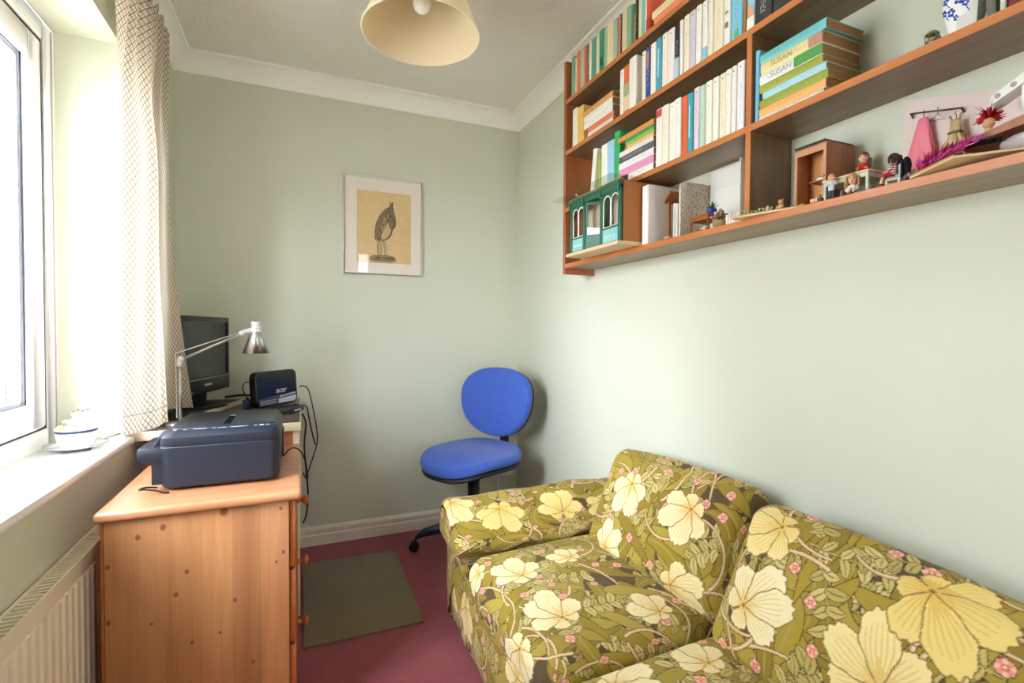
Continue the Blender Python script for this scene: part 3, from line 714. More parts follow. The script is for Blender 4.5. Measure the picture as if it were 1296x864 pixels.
# ------------------------------------------------------------ office chair (local +x is forward)
M_blue = mat('royal_blue_weave', '#3f62c4', .85, bump=.25, bscale=700, var=.04, vscale=30, sheen=.2)
M_shell = mat('charcoal_chair_plastic', '#1a1d22', .45)
M_navy = mat('dark_blue_base_plastic', '#1d2a44', .4)
CHX, CHY = .812, 2.385
oc = thing('office_chair', 'blue upholstered swivel chair without arms standing in the far corner', 'chair', (CHX, CHY, 0), math.radians(208))
def super_pad(a, b, n_exp, z0, z1, crown, levels=10, nseg=56, shapefn=None, edge=.018):
    """upholstered pad: outline superellipse, rounded edge, crowned top; along local z"""
    m_ = MB(); vs = []; prof = []
    H = z1-z0
    for k in range(levels+1):
        t = k/levels*math.pi/2
        prof.append((1-edge/a*(1-math.sin(t))*1.0 if k < levels else 1, None))
    ring = []
    for i in range(nseg):
        an = 2*math.pi*i/nseg; c, s = math.cos(an), math.sin(an)
        x = a*math.copysign(abs(c)**(2/n_exp), c); y = b*math.copysign(abs(s)**(2/n_exp), s)
        if shapefn: x, y = shapefn(x, y)
        ring.append((x, y))
    rows = [(.90, z0)]+[(.93+.07*math.sin(t), z0+H*.45*(1-math.cos(t))) for t in np.linspace(.15, math.pi/2, 6)]
    rows += [(1-.10*(1-math.cos(t)), z0+H*.45+H*.55*math.sin(t)) for t in np.linspace(.15, math.pi/2, 7)]
    last = rows[-1]
    rows += [(last[0]*q, None) for q in (.85, .7, .5, .3, .12)]
    for q, z in rows:
        for x, y in ring:
            zz = z if z is not None else z1+crown*(1-(q/last[0])**2)
            vs.append((x*q, y*q, zz))
    k = nseg; R_ = len(rows)
    fs = [(j*k+i, j*k+(i+1) % k, (j+1)*k+(i+1) % k, (j+1)*k+i) for j in range(R_-1) for i in range(k)]
    fs += [tuple(range(k))[::-1], tuple((R_-1)*k+i for i in range(k))]
    return m_.add(vs, fs, True)
def bend_seat(m_):
    out = []
    for x, y, z in m_.v:
        d = -.045*max(0, x-.06)**2/.03 + .03*max(0, -x-.09)**2/.02+.10*y*y*(.5 if z > .46 else .3)
        out.append((x, y, z+d))
    m_.v = out; return m_
seat_shape = lambda x, y: (x, y*(1.0-.08*(x/.22)))
st = bend_seat(super_pad(.228, .240, 2.7, .462, .510, .012, shapefn=seat_shape)); st.v = [(x+.03, y, z) for x, y, z in st.v]
seat = st.build('seat', M_blue, oc, local=True)
su = bend_seat(super_pad(.222, .234, 2.7, .437, .463, .0, shapefn=seat_shape)); su.v = [(x+.03, y, z) for x, y, z in su.v]
su.build('seat_shell', M_shell, oc, local=True)
# backrest
BM = T(-.205, 0, .735) @ Ry(math.radians(90-9))
bk = super_pad(.184, .240, 2.3, 0, .048, .010, shapefn=lambda x, y: (x, y*(1.0-.10*(x/.18))))
def curve_back(m_): m_.v = [tuple(BM @ Vector((x, y, z+.42*y*y))) for x, y, z in m_.v]; return m_
curve_back(bk).build('backrest', M_blue, oc, local=True)
bs = super_pad(.180, .236, 2.3, -.018, .012, .0, shapefn=lambda x, y: (x, y*(1.0-.10*(x/.18))))
curve_back(bs).build('backrest_shell', M_shell, oc, local=True)
sec = [(-.022, -.003), (.022, -.003), (.022, .005), (-.022, .005)]
jb = MB(); path = catmull([(-.02, 0, .428), (-.14, 0, .428), (-.215, 0, .445), (-.243, 0, .50), (-.243, 0, .60), (-.232, 0, .70)], 24)
for i in range(len(path)-1):
    p, q = Vector(path[i]), Vector(path[i+1]); d = (q-p).normalized(); nrm = Vector((-d.z, 0, d.x))
    jb.add([P+Vector((0, y, 0))+nrm*h_ for P in (p, q+d*.002) for y, h_ in ((-.026, -.005), (.026, -.005), (.026, .005), (-.026, .005))], [(0, 1, 2, 3), (4, 5, 6, 7), (0, 1, 5, 4), (1, 2, 6, 5), (2, 3, 7, 6), (3, 0, 4, 7)])
jb.build('back_bar', M_shell, oc, local=True)
MB().box(-.09, .09, -.06, .06, .405, .437).build('tilt_mechanism', M_shell, oc, .008, local=True)
MB().tube([(.03, -.05, .418), (.03, -.19, .415), (.03, -.215, .405)], .005, 8).build('height_lever', M_shell, oc, local=True)
MB().lathe([(.031, .20), (.031, .36), (.018, .36), (.018, .41)], 18).build('gas_column', M_shell, oc, local=True)
MB().lathe([(.036, .085), (.040, .10), (.036, .15), (.027, .17), (.027, .21), (0, .21)], 18).build('hub', M_navy, oc, local=True)
base_ang = math.radians(163-208)
for k in range(5):
    Mx = Rz(base_ang+k*2*math.pi/5)
    lg = MB()
    P = [(.02, .120, .028, .034), (.10, .117, .026, .031), (.18, .108, .024, .027), (.25, .092, .021, .022), (.284, .074, .016, .014), (.298, .056, .012, .010)]
    vs = []
    for x, z, wy, hz_ in P:
        for j in range(10):
            a = 2*math.pi*j/10; vs.append(Mx @ Vector((x, wy*math.cos(a), z+hz_*math.sin(a))))
    fs = [(i*10+j, i*10+(j+1) % 10, (i+1)*10+(j+1) % 10, (i+1)*10+j) for i in range(5) for j in range(10)]+[tuple(range(10)), tuple(range(50, 60))]
    leg = lg.add(vs, fs, True).build('leg', M_navy, oc, local=True)
    cs = MB()
    for s in (-1, 1):
        cs.lathe([(0, 0), (.018, 0), (.0245, .004), (.0245, .013), (.018, .017), (0, .017)], 16, Mx @ T(.300, s*.013-.0085, .0245) @ Rx(-math.pi/2))
    cs.ball(Mx @ Vector((.300, 0, .034)), (.022, .022, .020), 12, 8)
    ca = cs.build('caster', M_blk, None, local=True); ca.parent = leg

# ------------------------------------------------------------ wall socket behind the chair
so_ = thing('wall_socket', 'white double wall socket with plugs low in the far corner', 'socket', (1.115, D, .285))
MB().box(1.045, 1.185, D-.010, D-.001, .245, .330).build('face_plate', M_upvc, so_, .003)
for x in (1.095, 1.15): MB().box(x-.005, x+.005, D-.013, D-.009, .305, .320).build('switch', M_blk, so_, .001)
MB().box(1.055, 1.10, D-.045, D-.009, .250, .295).build('plug', mat('pale_grey_plug', '#d8dadd', .4), so_, .006)
MB().tube(catmull([(1.078, D-.03, .252), (1.075, D-.032, .20), (1.09, D-.03, .10), (1.10, D-.028, .02)], 20), .003, 6).build('plug_lead', M_upvc, so_)

# ------------------------------------------------------------ painting helpers (flat print stored as a colour attribute of a fine grid)
def hexf(h): h = h.lstrip('#'); return np.array([int(h[i:i+2], 16)/255 for i in (0, 2, 4)])
class Canvas:
    def __init__(s, w, h, res, col):
        s.res = res; s.W = int(w/res)+2; s.H = int(h/res)+2; s.a = np.empty((s.H, s.W, 3), np.float32); s.a[:] = hexf(col)
    def win(s, x, y, r):
        i0 = max(int((x-r)/s.res), 0); i1 = min(int((x+r)/s.res)+2, s.W); j0 = max(int((y-r)/s.res), 0); j1 = min(int((y+r)/s.res)+2, s.H)
        if i1 <= i0 or j1 <= j0: return None
        X = np.arange(i0, i1)*s.res-x; Y = np.arange(j0, j1)*s.res-y
        return s.a[j0:j1, i0:i1], X[None, :], Y[:, None]
    def disc(s, x, y, r, col):
        q = s.win(x, y, r)
        if q is None: return
        A, X, Y = q; m_ = X*X+Y*Y < r*r; A[m_] = col
    def stroke(s, P, Wd, col, outline=None, ow=.0015, core=None):
        d = np.hypot(*np.diff(P, axis=0).T); L = np.concatenate([[0], np.cumsum(d)]); n = max(int(L[-1]/(s.res*1.3)), 3)
        t = np.linspace(0, L[-1], n); X = np.interp(t, L, P[:, 0]); Y = np.interp(t, L, P[:, 1])
        Wn = np.interp(t, L, Wd) if np.ndim(Wd) else np.full(n, Wd)
        if outline is not None:
            for x, y, w_ in zip(X, Y, Wn): s.disc(x, y, w_+ow, outline)
        for x, y, w_ in zip(X, Y, Wn): s.disc(x, y, w_, col)
        if core is not None:
            for x, y, w_ in zip(X, Y, Wn):
                if w_ > .002: s.disc(x, y, max(w_*.12, .0009), core)
    def poly(s, pts, col):
        pts = np.asarray(pts); c = pts.mean(0); r = np.abs(pts-c).max()+s.res
        q = s.win(c[0], c[1], r)
        if q is None: return
        A, X, Y = q; ins = np.zeros((Y.shape[0], X.shape[1]), bool); p = pts-c
        for k in range(len(p)):
            (x0, y0), (x1, y1) = p[k], p[(k+1) % len(p)]
            if y0 == y1: continue
            cond = ((y0 > Y) != (y1 > Y)) & (X < (x1-x0)*(Y-y0)/(y1-y0)+x0); ins ^= cond
        A[ins] = col
    def sample(s, u, v):
        x = np.clip(u/s.res, 0, s.W-1.001); y = np.clip(v/s.res, 0, s.H-1.001); i = x.astype(int); j = y.astype(int)
        fx = (x-i)[:, None]; fy = (y-j)[:, None]; a = s.a
        c = (a[j, i]*(1-fx)+a[j, i+1]*fx)*(1-fy)+(a[j+1, i]*(1-fx)+a[j+1, i+1]*fx)*fy
        return np.where(c <= .04045, c/12.92, ((c+.055)/1.055)**2.4)
def set_print(me, canvas, u, v):
    col = np.ones((len(u), 4), np.float32); col[:, :3] = canvas.sample(np.asarray(u, float), np.asarray(v, float))
    at = me.color_attributes.new('print', 'FLOAT_COLOR', 'POINT'); at.data.foreach_set('color', col.ravel())
def leaf_w(n, w, tip=.6):
    t = np.linspace(0, 1, n); return w*np.sin(np.pi*np.clip(t, 0, 1)**tip)**.8+.0005

# ------------------------------------------------------------ framed drawing
M_frame = mat('silver_white_frame', '#dcdcd4', .3, metal=.3); M_mount = mat('cream_mount_card', '#efe3da', .9)
M_paper = attr_mat('drawing_paper', .9, 0, 0)
PX0, PX1, PZ0, PZ1 = .204, .622, 1.418, 1.936
pf = thing('framed_drawing', 'framed pencil drawing of a perched bird on tan paper hanging on the far wall', 'picture', ((PX0+PX1)/2, D, PZ0))
f_ = MB(); fw_ = .007
f_.box(PX0, PX0+fw_, D-.020, D-.002, PZ0, PZ1).box(PX1-fw_, PX1, D-.020, D-.002, PZ0, PZ1)
f_.box(PX0+fw_, PX1-fw_, D-.020, D-.002, PZ0, PZ0+fw_).box(PX0+fw_, PX1-fw_, D-.020, D-.002, PZ1-fw_, PZ1)
f_.build('frame', M_frame, pf, .0015)
MB().box(PX0+fw_, PX1-fw_, D-.010, D-.003, PZ0+fw_, PZ1-fw_).build('mount', M_mount, pf)
W_, H_ = PX1-PX0, PZ1-PZ0
dw, dh = W_*.685, H_*.735
cv = Canvas(dw, dh, .0012, '#e3c594')
rg = random.Random(5)
for k in range(500):     # uneven paper tone, in the paper itself
    x, y = rg.uniform(0, dw), rg.uniform(0, dh); cv.a[max(0, int(y/.0012)-5):int(y/.0012)+5, max(0, int(x/.0012)-9):int(x/.0012)+9] *= rg.uniform(.985, 1.015)
def S(pts): return np.array([(x*dw, (1-y)*dh) for x, y in pts])
ink = hexf('#4f4639'); mid = hexf('#8a7656'); lgt = hexf('#cfb68c')
body = [(.605, .125), (.615, .18), (.655, .13), (.665, .24), (.705, .36), (.70, .47), (.655, .52), (.63, .58), (.60, .63), (.52, .675), (.44, .70), (.36, .69), (.325, .63), (.34, .48), (.40, .36), (.47, .28), (.55, .22), (.60, .20)]
bsm = catmull(S(body+[body[0]]), 120); cv.poly(bsm, mid)
cv.stroke(bsm, .0014, ink)
for k in range(190):     # feather hatching on the wing
    t = rg.random(); x = .36+.22*t+rg.uniform(-.03, .03); y = .64-.36*t+rg.uniform(-.05, .05)
    cv.stroke(S([(x, y), (x+rg.uniform(-.02, .0), y+rg.uniform(.02, .06))]), .0009, ink if rg.random() < .6 else lgt)
cv.stroke(catmull(S([(.58, .22), (.60, .32), (.56, .44), (.48, .56), (.40, .68)]), 40), .0014, ink)
cv.poly(catmull(S([(.56, .42), (.60, .46), (.62, .54), (.56, .63), (.47, .67), (.44, .62), (.50, .52), (.56, .42)]), 40), lgt)
cv.stroke(catmull(S([(.60, .30), (.66, .38), (.69, .44), (.63, .50), (.58, .44)]), 40), .0022, ink)
for x in (.615, .65): cv.stroke(S([(x, .14), (x-.005, .22)]), .0013, ink)
for a, b in ((.38, .40), (.44, .43), (.50, .53)):
    cv.stroke(S([(a, .69), (b-.01, .78), (b, .90)]), [.004, .007, .005], lgt, ink, .0013)
    for k in range(8): cv.stroke(S([(a+rg.uniform(-.02, .02), .70+.02*k), (a+rg.uniform(-.02, .02), .73+.02*k)]), .0008, ink)
el = [(.47+.235*math.cos(t), .935+.045*math.sin(t)) for t in np.linspace(0, 2*math.pi, 60)]
cv.poly(S(el), hexf('#a8946e')); cv.stroke(S(el), .0013, ink)
cv.stroke(S([(x, y+.022) for x, y in el if y > .93]), .0013, ink)
for k in range(70):
    x = rg.uniform(.30, .66); cv.stroke(S([(x, .91+rg.uniform(0, .02)), (x+.04, .915+rg.uniform(0, .03))]), .0008, ink)
nx, nz = 150, 205; x0 = PX0+W_*.167; z0 = PZ0+H_*.122
vs = [(x0+dw*i/nx, D-.0105, z0+dh*j/nz) for j in range(nz+1) for i in range(nx+1)]
fs = [(j*(nx+1)+i, j*(nx+1)+i+1, (j+1)*(nx+1)+i+1, (j+1)*(nx+1)+i) for j in range(nz) for i in range(nx)]
d_ = sheet('drawing', vs, fs, [(0, 0)]*len(vs), M_paper, pf)
set_print(d_.data, cv, [dw*i/nx for j in range(nz+1) for i in range(nx+1)], [dh*j/nz for j in range(nz+1) for i in range(nx+1)])
MB().box(PX0+fw_-.001, PX1-fw_+.001, D-.0150, D-.0135, PZ0+fw_-.001, PZ1-fw_+.001).build('glazing', glass('picture_glass'), pf)

# ------------------------------------------------------------ pendant lamp
M_shade = bpy.data.materials.new('cream_card_shade'); M_shade.use_nodes = True
_t = M_shade.node_tree; _b = _t.nodes['Principled BSDF']; _b.inputs['Base Color'].default_value = (*lin('#f7ebcf'), 1); _b.inputs['Roughness'].default_value = .7
_tr = _t.nodes.new('ShaderNodeBsdfTranslucent'); _tr.inputs[0].default_value = (*lin('#f0d9a6'), 1); _mx = _t.nodes.new('ShaderNodeMixShader'); _mx.inputs[0].default_value = .35
_t.links.new(_b.outputs[0], _mx.inputs[1]); _t.links.new(_tr.outputs[0], _mx.inputs[2]); _t.links.new(_mx.outputs[0], [n for n in _t.nodes if n.type == 'OUTPUT_MATERIAL'][0].inputs[0])
SX, SY = .372, 1.645
pe = thing('pendant_lamp', 'cream conical shade hanging from the ceiling with a clear bulb', 'lamp', (SX, SY, CE))
MB().lathe([(.192, 2.10), (.100, 2.325), (.0985, 2.325), (.1905, 2.10)], 64, None, SX, SY, caps=False).build('lamp_shade', M_shade, pe)
MB().lathe([(.1895, 2.098), (.1935, 2.098), (.1935, 2.102), (.1895, 2.102), (.1895, 2.098)], 64, None, SX, SY, caps=False).build('rim_tape', mat('cream_rim_tape', '#f3e8cc', .8), pe)
M_br = mat('brass_wire', '#b99a5a', .35, metal=.8)
wr = MB()
for k in range(3):
    a = k*2.094+.4; wr.tube([(SX+.099*math.cos(a), SY+.099*math.sin(a), 2.322), (SX+.03*math.cos(a), SY+.03*math.sin(a), 2.285), (SX+.02*math.cos(a), SY+.02*math.sin(a), 2.285)], .0014, 6)
wr.lathe([(.019, 2.283), (.022, 2.283), (.022, 2.287), (.019, 2.287)], 20, None, SX, SY, caps=False)
wr.build('shade_carrier', M_br, pe)
MB().lathe([(0, 2.255), (.016, 2.255), (.018, 2.262), (.018, 2.30), (.012, 2.312), (0, 2.314)], 18, None, SX, SY).build('lamp_holder', M_upvc, pe)
MB().tube([(SX, SY, 2.31), (SX, SY, 2.37)], .0035, 8).build('flex', M_upvc, pe)
MB().lathe([(.012, 2.365), (.04, 2.378), (.045, 2.3995)], 24, None, SX, SY).build('ceiling_rose', M_upvc, pe)
bb = MB().lathe([(.010, 2.256), (.012, 2.242), (.022, 2.228), (.0295, 2.208), (.0295, 2.196), (.023, 2.180), (.012, 2.1715), (0, 2.170)], 24, None, SX, SY, caps=False).build('bulb', mat('pearl_bulb_glass', '#f6f2e8', .15), pe)
MB().tube([(SX-.010, SY, 2.222), (SX-.004, SY, 2.205), (SX+.004, SY, 2.205), (SX+.010, SY, 2.222)], .0009, 5).tube([(SX, SY, 2.255), (SX, SY, 2.225)], .004, 8).build('filament', M_br, bb)

# ------------------------------------------------------------ floral cover of the sofa (a generic flower print painted stroke by stroke)
OL = [hexf(c) for c in ('#a58d33', '#9a832d', '#ad963d', '#917a2a')]; BRN = hexf('#5f4c31'); DK = hexf('#4f3d26')
TAN = hexf('#d2ac7c'); TANL = hexf('#e6c9a0'); PAL = [hexf('#c4b06a'), hexf('#b7a35c'), hexf('#cfbb78')]; PNK = hexf('#e2937c'); PNKL = hexf('#f0b9a4')
def floral(w, h, flowers, seed, res=.0012):
    rg = random.Random(seed); cv = Canvas(w, h, res, '#5f4c31'); A = w*h
    def pt(): return rg.uniform(-.03, w+.03), rg.uniform(-.03, h+.03)
    # sprays of pale pointed leaves
    def spray(x, y, a):
        L = rg.uniform(.10, .17); k = rg.uniform(-9, 9); P = []; px, py = x, y
        for i in range(14):
            P.append((px, py)); a_ = a+k*L*i/14; px += L/13*math.cos(a_); py += L/13*math.sin(a_)
        P = np.array(P); cv.stroke(P, .0014, PAL[0], DK, .0008)
        for i in range(2, 14, 3):
            for s in (-1, 1):
                d = P[min(i+1, 13)]-P[i-1]; b = math.atan2(d[1], d[0])+s*rg.uniform(.6, .95); l = rg.uniform(.030, .044)
                t = np.linspace(0, 1, 9)[:, None]; q = P[i]+np.hstack([np.cos(b+s*.4*t), np.sin(b+s*.4*t)])*l*t
                cv.stroke(q, leaf_w(9, rg.uniform(.0085, .0115), .8), rg.choice(PAL), DK, .0013, core=hexf('#6f6335'))
    for k in range(int(A/.0048)): spray(*pt(), rg.uniform(0, 6.28))
    # big olive strap leaves
    for k in range(int(A/.0040)):
        x, y = pt(); a = rg.uniform(0, 6.28); L = rg.uniform(.15, .27); c = rg.uniform(-9, 9); c2 = rg.uniform(-40, 40); P = []
        for i in range(22):
            P.append((x, y)); tt = L*i/21; aa = a+c*tt+c2*tt*tt; x += L/21*math.cos(aa); y += L/21*math.sin(aa)
        cv.stroke(np.array(P), leaf_w(22, rg.uniform(.016, .027), rg.uniform(.55, 1.0)), rg.choice(OL), DK, .0016, core=hexf('#a8964a') if rg.random() < .5 else None)
    for k in range(int(A/.017)): spray(*pt(), rg.uniform(0, 6.28))
    # curling tan stems
    for k in range(int(A/.016)):
        x, y = pt(); a = rg.uniform(0, 6.28); L = rg.uniform(.14, .26); c = rg.choice((-1, 1))*rg.uniform(4, 14); P = []
        for i in range(30):
            P.append((x, y)); tt = L*i/29; aa = a+c*tt; x += L/29*math.cos(aa); y += L/29*math.sin(aa)
        P = np.array(P); wd = np.linspace(.0046, .0026, 30); cv.stroke(P, wd, TAN, DK, .0013); cv.stroke(P+np.array([.0010, .0010]), wd*.4, TANL)
    # small pink flowers
    pk = []
    for k in range(int(A/.0042)):
        x, y = pt()
        if any((x-a)**2+(y-b)**2 < .06**2 for a, b in pk): continue
        pk.append((x, y)); r = rg.uniform(.0130, .0160)
        for p in range(8):
            b = p*.785+.3; cv.disc(x+r*.62*math.cos(b), y+r*.62*math.sin(b), r*.33+.0009, DK)
        for p in range(8):
            b = p*.785+.3; cv.disc(x+r*.62*math.cos(b), y+r*.62*math.sin(b), r*.31, PNK if p % 2 else PNKL)
        cv.disc(x, y, r*.34, hexf('#c9604f')); cv.disc(x, y, r*.17, hexf('#f0d3a0'))
    # large cream flowers: overlapping ruffled petals running out from an off-centre eye
    for (fx, fy, fr, fa, yel) in flowers:
        base = hexf('#f1e1b2')*(1-yel)+hexf('#e8c768')*yel; shade = hexf('#e3c685')*(1-yel)+hexf('#d9b04a')*yel; warm = hexf('#d9a441'); vein = hexf('#8a6a34')
        lens = [1.25, 1.75, 1.60, 1.15, .62, .66]; angs = [-1.15, -.38, .36, 1.15, 2.3, -2.2]; hw_ = [.46, .50, .54, .44, .36, .34]
        for p in (4, 5, 0, 3, 2, 1):
            an = fa+angs[p]+rg.uniform(-.12, .12); l = fr*.70*lens[p]*rg.uniform(.92, 1.08); hwid = fr*.72*hw_[p]; rot = np.array([[math.cos(an), -math.sin(an)], [math.sin(an), math.cos(an)]])
            ph = rg.uniform(0, 6); t = np.linspace(0, 1, 26); wdt = hwid*np.sin(np.pi*t**1.35*.80)**.72
            up_ = np.stack([l*t, wdt*(1+.06*np.sin(t*17+ph))], 1); dn = np.stack([l*t, -wdt*(1+.06*np.sin(t*15+ph+2))], 1)[::-1]
            q = np.linspace(1, -1, 13)[1:-1]; tip = np.stack([l*(1+.10*(1-q*q)+.035*np.sin(q*9+ph)), wdt[-1]*q], 1)
            o_ = np.concatenate([up_, tip, dn])@rot.T+np.array([fx, fy])
            cv.poly(o_, base if p not in (4, 5) else base*.75+shade*.25)
            for vq in (-.66, -.36, -.1, .18, .45, .7):
                tt = np.linspace(.02, .90-.18*abs(vq), 16); hh = np.interp(tt, t, wdt)
                cv.stroke(np.stack([l*tt, hh*vq*(1+.08*np.sin(tt*8+ph))], 1)@rot.T+np.array([fx, fy]), np.linspace(.0016, .0010, 16), shade)
            tt = np.linspace(0, .42, 10); cv.stroke(np.stack([l*tt, .1*hwid*np.sin(tt*5+ph)], 1)@rot.T+np.array([fx, fy]), np.linspace(fr*.085, .001, 10), warm*.45+base*.55)
            cv.stroke(np.concatenate([o_, o_[:1]]), .00125, vein)
        cv.disc(fx, fy, fr*.075, warm); cv.disc(fx, fy, fr*.04, vein)
    return cv

M_floral = attr_mat('floral_linen', .85, .35, .1)
def pillow(w, d, h, r, bulge, step, canvas, off, wr=0, seed=1, bend=None):
    """cushion: rounded box w(x) d(y) h(z), crowned top; returns (verts, faces, u, v) — print unfolds over front (-y) and sides"""
    from mathutils import noise
    hx, hy, hz = w/2, d/2, h/2; V = {}; vs = []; fs = []; U = []; Vv = []
    nx, ny, nz = max(int(w/step), 4), max(int(d/step), 4), max(int(h/step), 3)
    def put(x, y, z):
        key = (round(x, 6), round(y, 6), round(z, 6))
        if key in V: return V[key]
        ix = max(-hx+r, min(hx-r, x)); iy = max(-hy+r, min(hy-r, y)); iz = max(-hz+r, min(hz-r, z))
        dv = Vector((x-ix, y-iy, z-iz)); p = Vector((ix, iy, iz))
        if dv.length > 1e-9: p += dv.normalized()*r*min(1, dv.length/r) if max(abs(dv.x), abs(dv.y), abs(dv.z)) < r*.999 else dv.normalized()*r
        cz = (1-(x/hx)**2)*(1-(y/hy)**2); p.z += bulge*cz*(z/hz)
        p.y += bulge*.5*(1-(x/hx)**2)*(1-(z/hz)**2)*(1 if y > hy*.999 else -1 if y < -hy*.999 else 0)
        if wr:
            q = noise.noise(Vector((x*7+seed*3.1, y*7, z*7)))*.6+noise.noise(Vector((x*17+seed, y*5+x*6, z*15)))*.4; p.z += wr*q; p.y += wr*.5*q
        # unfold
        if abs(y+hy) < 1e-6 and z < hz-1e-6: u, v = x, -hy-(hz-z)
        elif abs(x-hx) < 1e-6 and z < hz-1e-6: u, v = hx+(hz-z), y
        elif abs(x+hx) < 1e-6 and z < hz-1e-6: u, v = -hx-(hz-z), y
        elif abs(y-hy) < 1e-6 and z < hz-1e-6: u, v = x, hy+(hz-z)
        else: u, v = x, y
        V[key] = len(vs); vs.append(p); U.append(u+off[0]); Vv.append(v+off[1]); return V[key]
    def grid(f, n, m_):
        for i in range(n):
            for j in range(m_):
                fs.append((f(i, j), f(i+1, j), f(i+1, j+1), f(i, j+1)))
    X = lambda i: -hx+w*i/nx
    Yf = lambda j: -hy+d*j/ny
    Z = lambda k: -hz+h*k/nz
    grid(lambda i, j: put(X(i), Yf(j), hz), nx, ny)
    for yy in (-hy, hy): grid(lambda i, k: put(X(i), yy, Z(k)), nx, nz)
    for xx in (-hx, hx): grid(lambda j, k: put(xx, Yf(j), Z(k)), ny, nz)
    fs.append(tuple(put(a, b, -hz) for a, b in ((-hx, -hy), (hx, -hy), (hx, hy), (-hx, hy))))
    return vs, fs, U, Vv
def cloth_obj(name, geo, M, canvas, parent):
    vs, fs, U, V = geo
    me = bpy.data.meshes.new(name); l = parent.location
    me.from_pydata([tuple((M @ Vector(p))-l) for p in vs], [], fs)
    bm = bmesh.new(); bm.from_mesh(me); bmesh.ops.recalc_face_normals(bm, faces=bm.faces); bm.to_mesh(me); bm.free()
    me.polygons.foreach_set('use_smooth', [True]*len(me.polygons))
    set_print(me, canvas, U, V); me.materials.append(M_floral)
    o = bpy.data.objects.new(name, me); C.objects.link(o); o.parent = parent
    return o

so = thing('sofa', 'two seat sofa in an olive and cream flower printed cover along the right wall', 'sofa', (.85, .95, 0))
SX0, SX1, SYF = .492, 1.195, 1.815
SEAM = .93
# frame under the cushions with the skirted front, and the low back
FL = dict(
    base=[(.387, .171, .10, -1.68, .3), (.80, .20, .085, 2.2, .2), (1.15, .24, .09, 3.6, .2), (.22, .12, .08, 1, .3), (.95, .10, .075, 5, .1), (1.42, .12, .08, 4.2, .2)],
    arm=[(.467, .588, .100, -1.54, .5), (.235, .521, .100, 1.71, .55), (.072, .437, .100, 1.47, .25), (.647, .559, .090, 2.0, .4)],
    seat1=[(.295, .258, .090, -2.92, .0), (.527, .265, .090, -2.83, .0), (.607, .510, .070, -2.4, .05), (.173, .145, .075, -2.1, .0), (.525, .110, .095, -1.5, .0), (.273, .435, .065, -2.61, .05)],
    seat2=[(.180, .479, .075, -2.98, .05), (.146, .254, .085, 1.5, .0), (.45, .30, .08, 5.2, .1)],
    back1=[(.290, .382, .090, -1.62, .05), (.535, .375, .090, -2.19, .05), (.528, .162, .085, .08, .15), (.242, .160, .075, 1.21, .0)],
    back2=[(.213, .455, .088, -2.54, .45), (.196, .260, .098, .72, .0), (.483, .274, .095, 2.28, .35), (.499, .466, .100, -.60, .7)])
cvb = floral(1.75, .40, FL['base'], 11)
def sheet_grid(fn, nu, nv):
    vs = []; U = []; V = []
    for j in range(nv+1):
        for i in range(nu+1):
            p, u, v = fn(i/nu, j/nv); vs.append(Vector(p)); U.append(u); V.append(v)
    fs = [(j*(nu+1)+i, j*(nu+1)+i+1, (j+1)*(nu+1)+i+1, (j+1)*(nu+1)+i) for j in range(nv) for i in range(nu)]
    return vs, fs, U, V
def front(a, b):
    # a runs from the far corner along the front, b from hem to seat; far end turns the corner onto the outer side
    s = a*2.10; z = .025+.265*b
    bul = .012*math.sin(math.pi*min(1, b*1.1))+.004*math.sin(a*55+b*4)*(1-b)+.003*math.sin(a*23)
    x = SX0+.020-bul+.012*(1-b)
    if s < .35: return (x+(.35-s), SYF-.005+.004*math.sin(s*40)*(1-b), z), s+.02, z-.02
    if s < .35+1.60: return (x, SYF-.005-(s-.35), z), s+.02-.35+.12, z-.02
    return (x+(s-1.95), SYF-1.605, z), s-.2, z-.02
cloth_obj('skirted_front', sheet_grid(front, 700, 110), Matrix.Identity(4), cvb, so)
M_under = mat('dark_sofa_lining', '#3b3326', .9)
MB().box(SX0+.04, SX1, SYF-1.59, SYF-.02, .045, .30).build('frame', M_under, so)
for fx in (SX0+.08, SX1-.06):
    for fy in (SYF-.06, SYF-1.52):
        MB().lathe([(.018, 0), (.022, .045)], 12, None, fx, fy).build('foot', M_blk, so)
cvk = floral(1.65, .30, [(.5, .15, .09, 1, .2), (1.1, .15, .09, 4, .2)], 12, .003)
def backrail(a, b):
    y = 1.42-1.19*a; t = b*math.pi
    return (1.150-.035*math.cos(t)*1.0, y, .30+.290*math.sin(t)**.35*(1+.012*math.sin(a*9))), a*1.6+.02, b*.28
cloth_obj('back_frame', sheet_grid(backrail, 120, 24), Matrix.Identity(4), cvk, so)
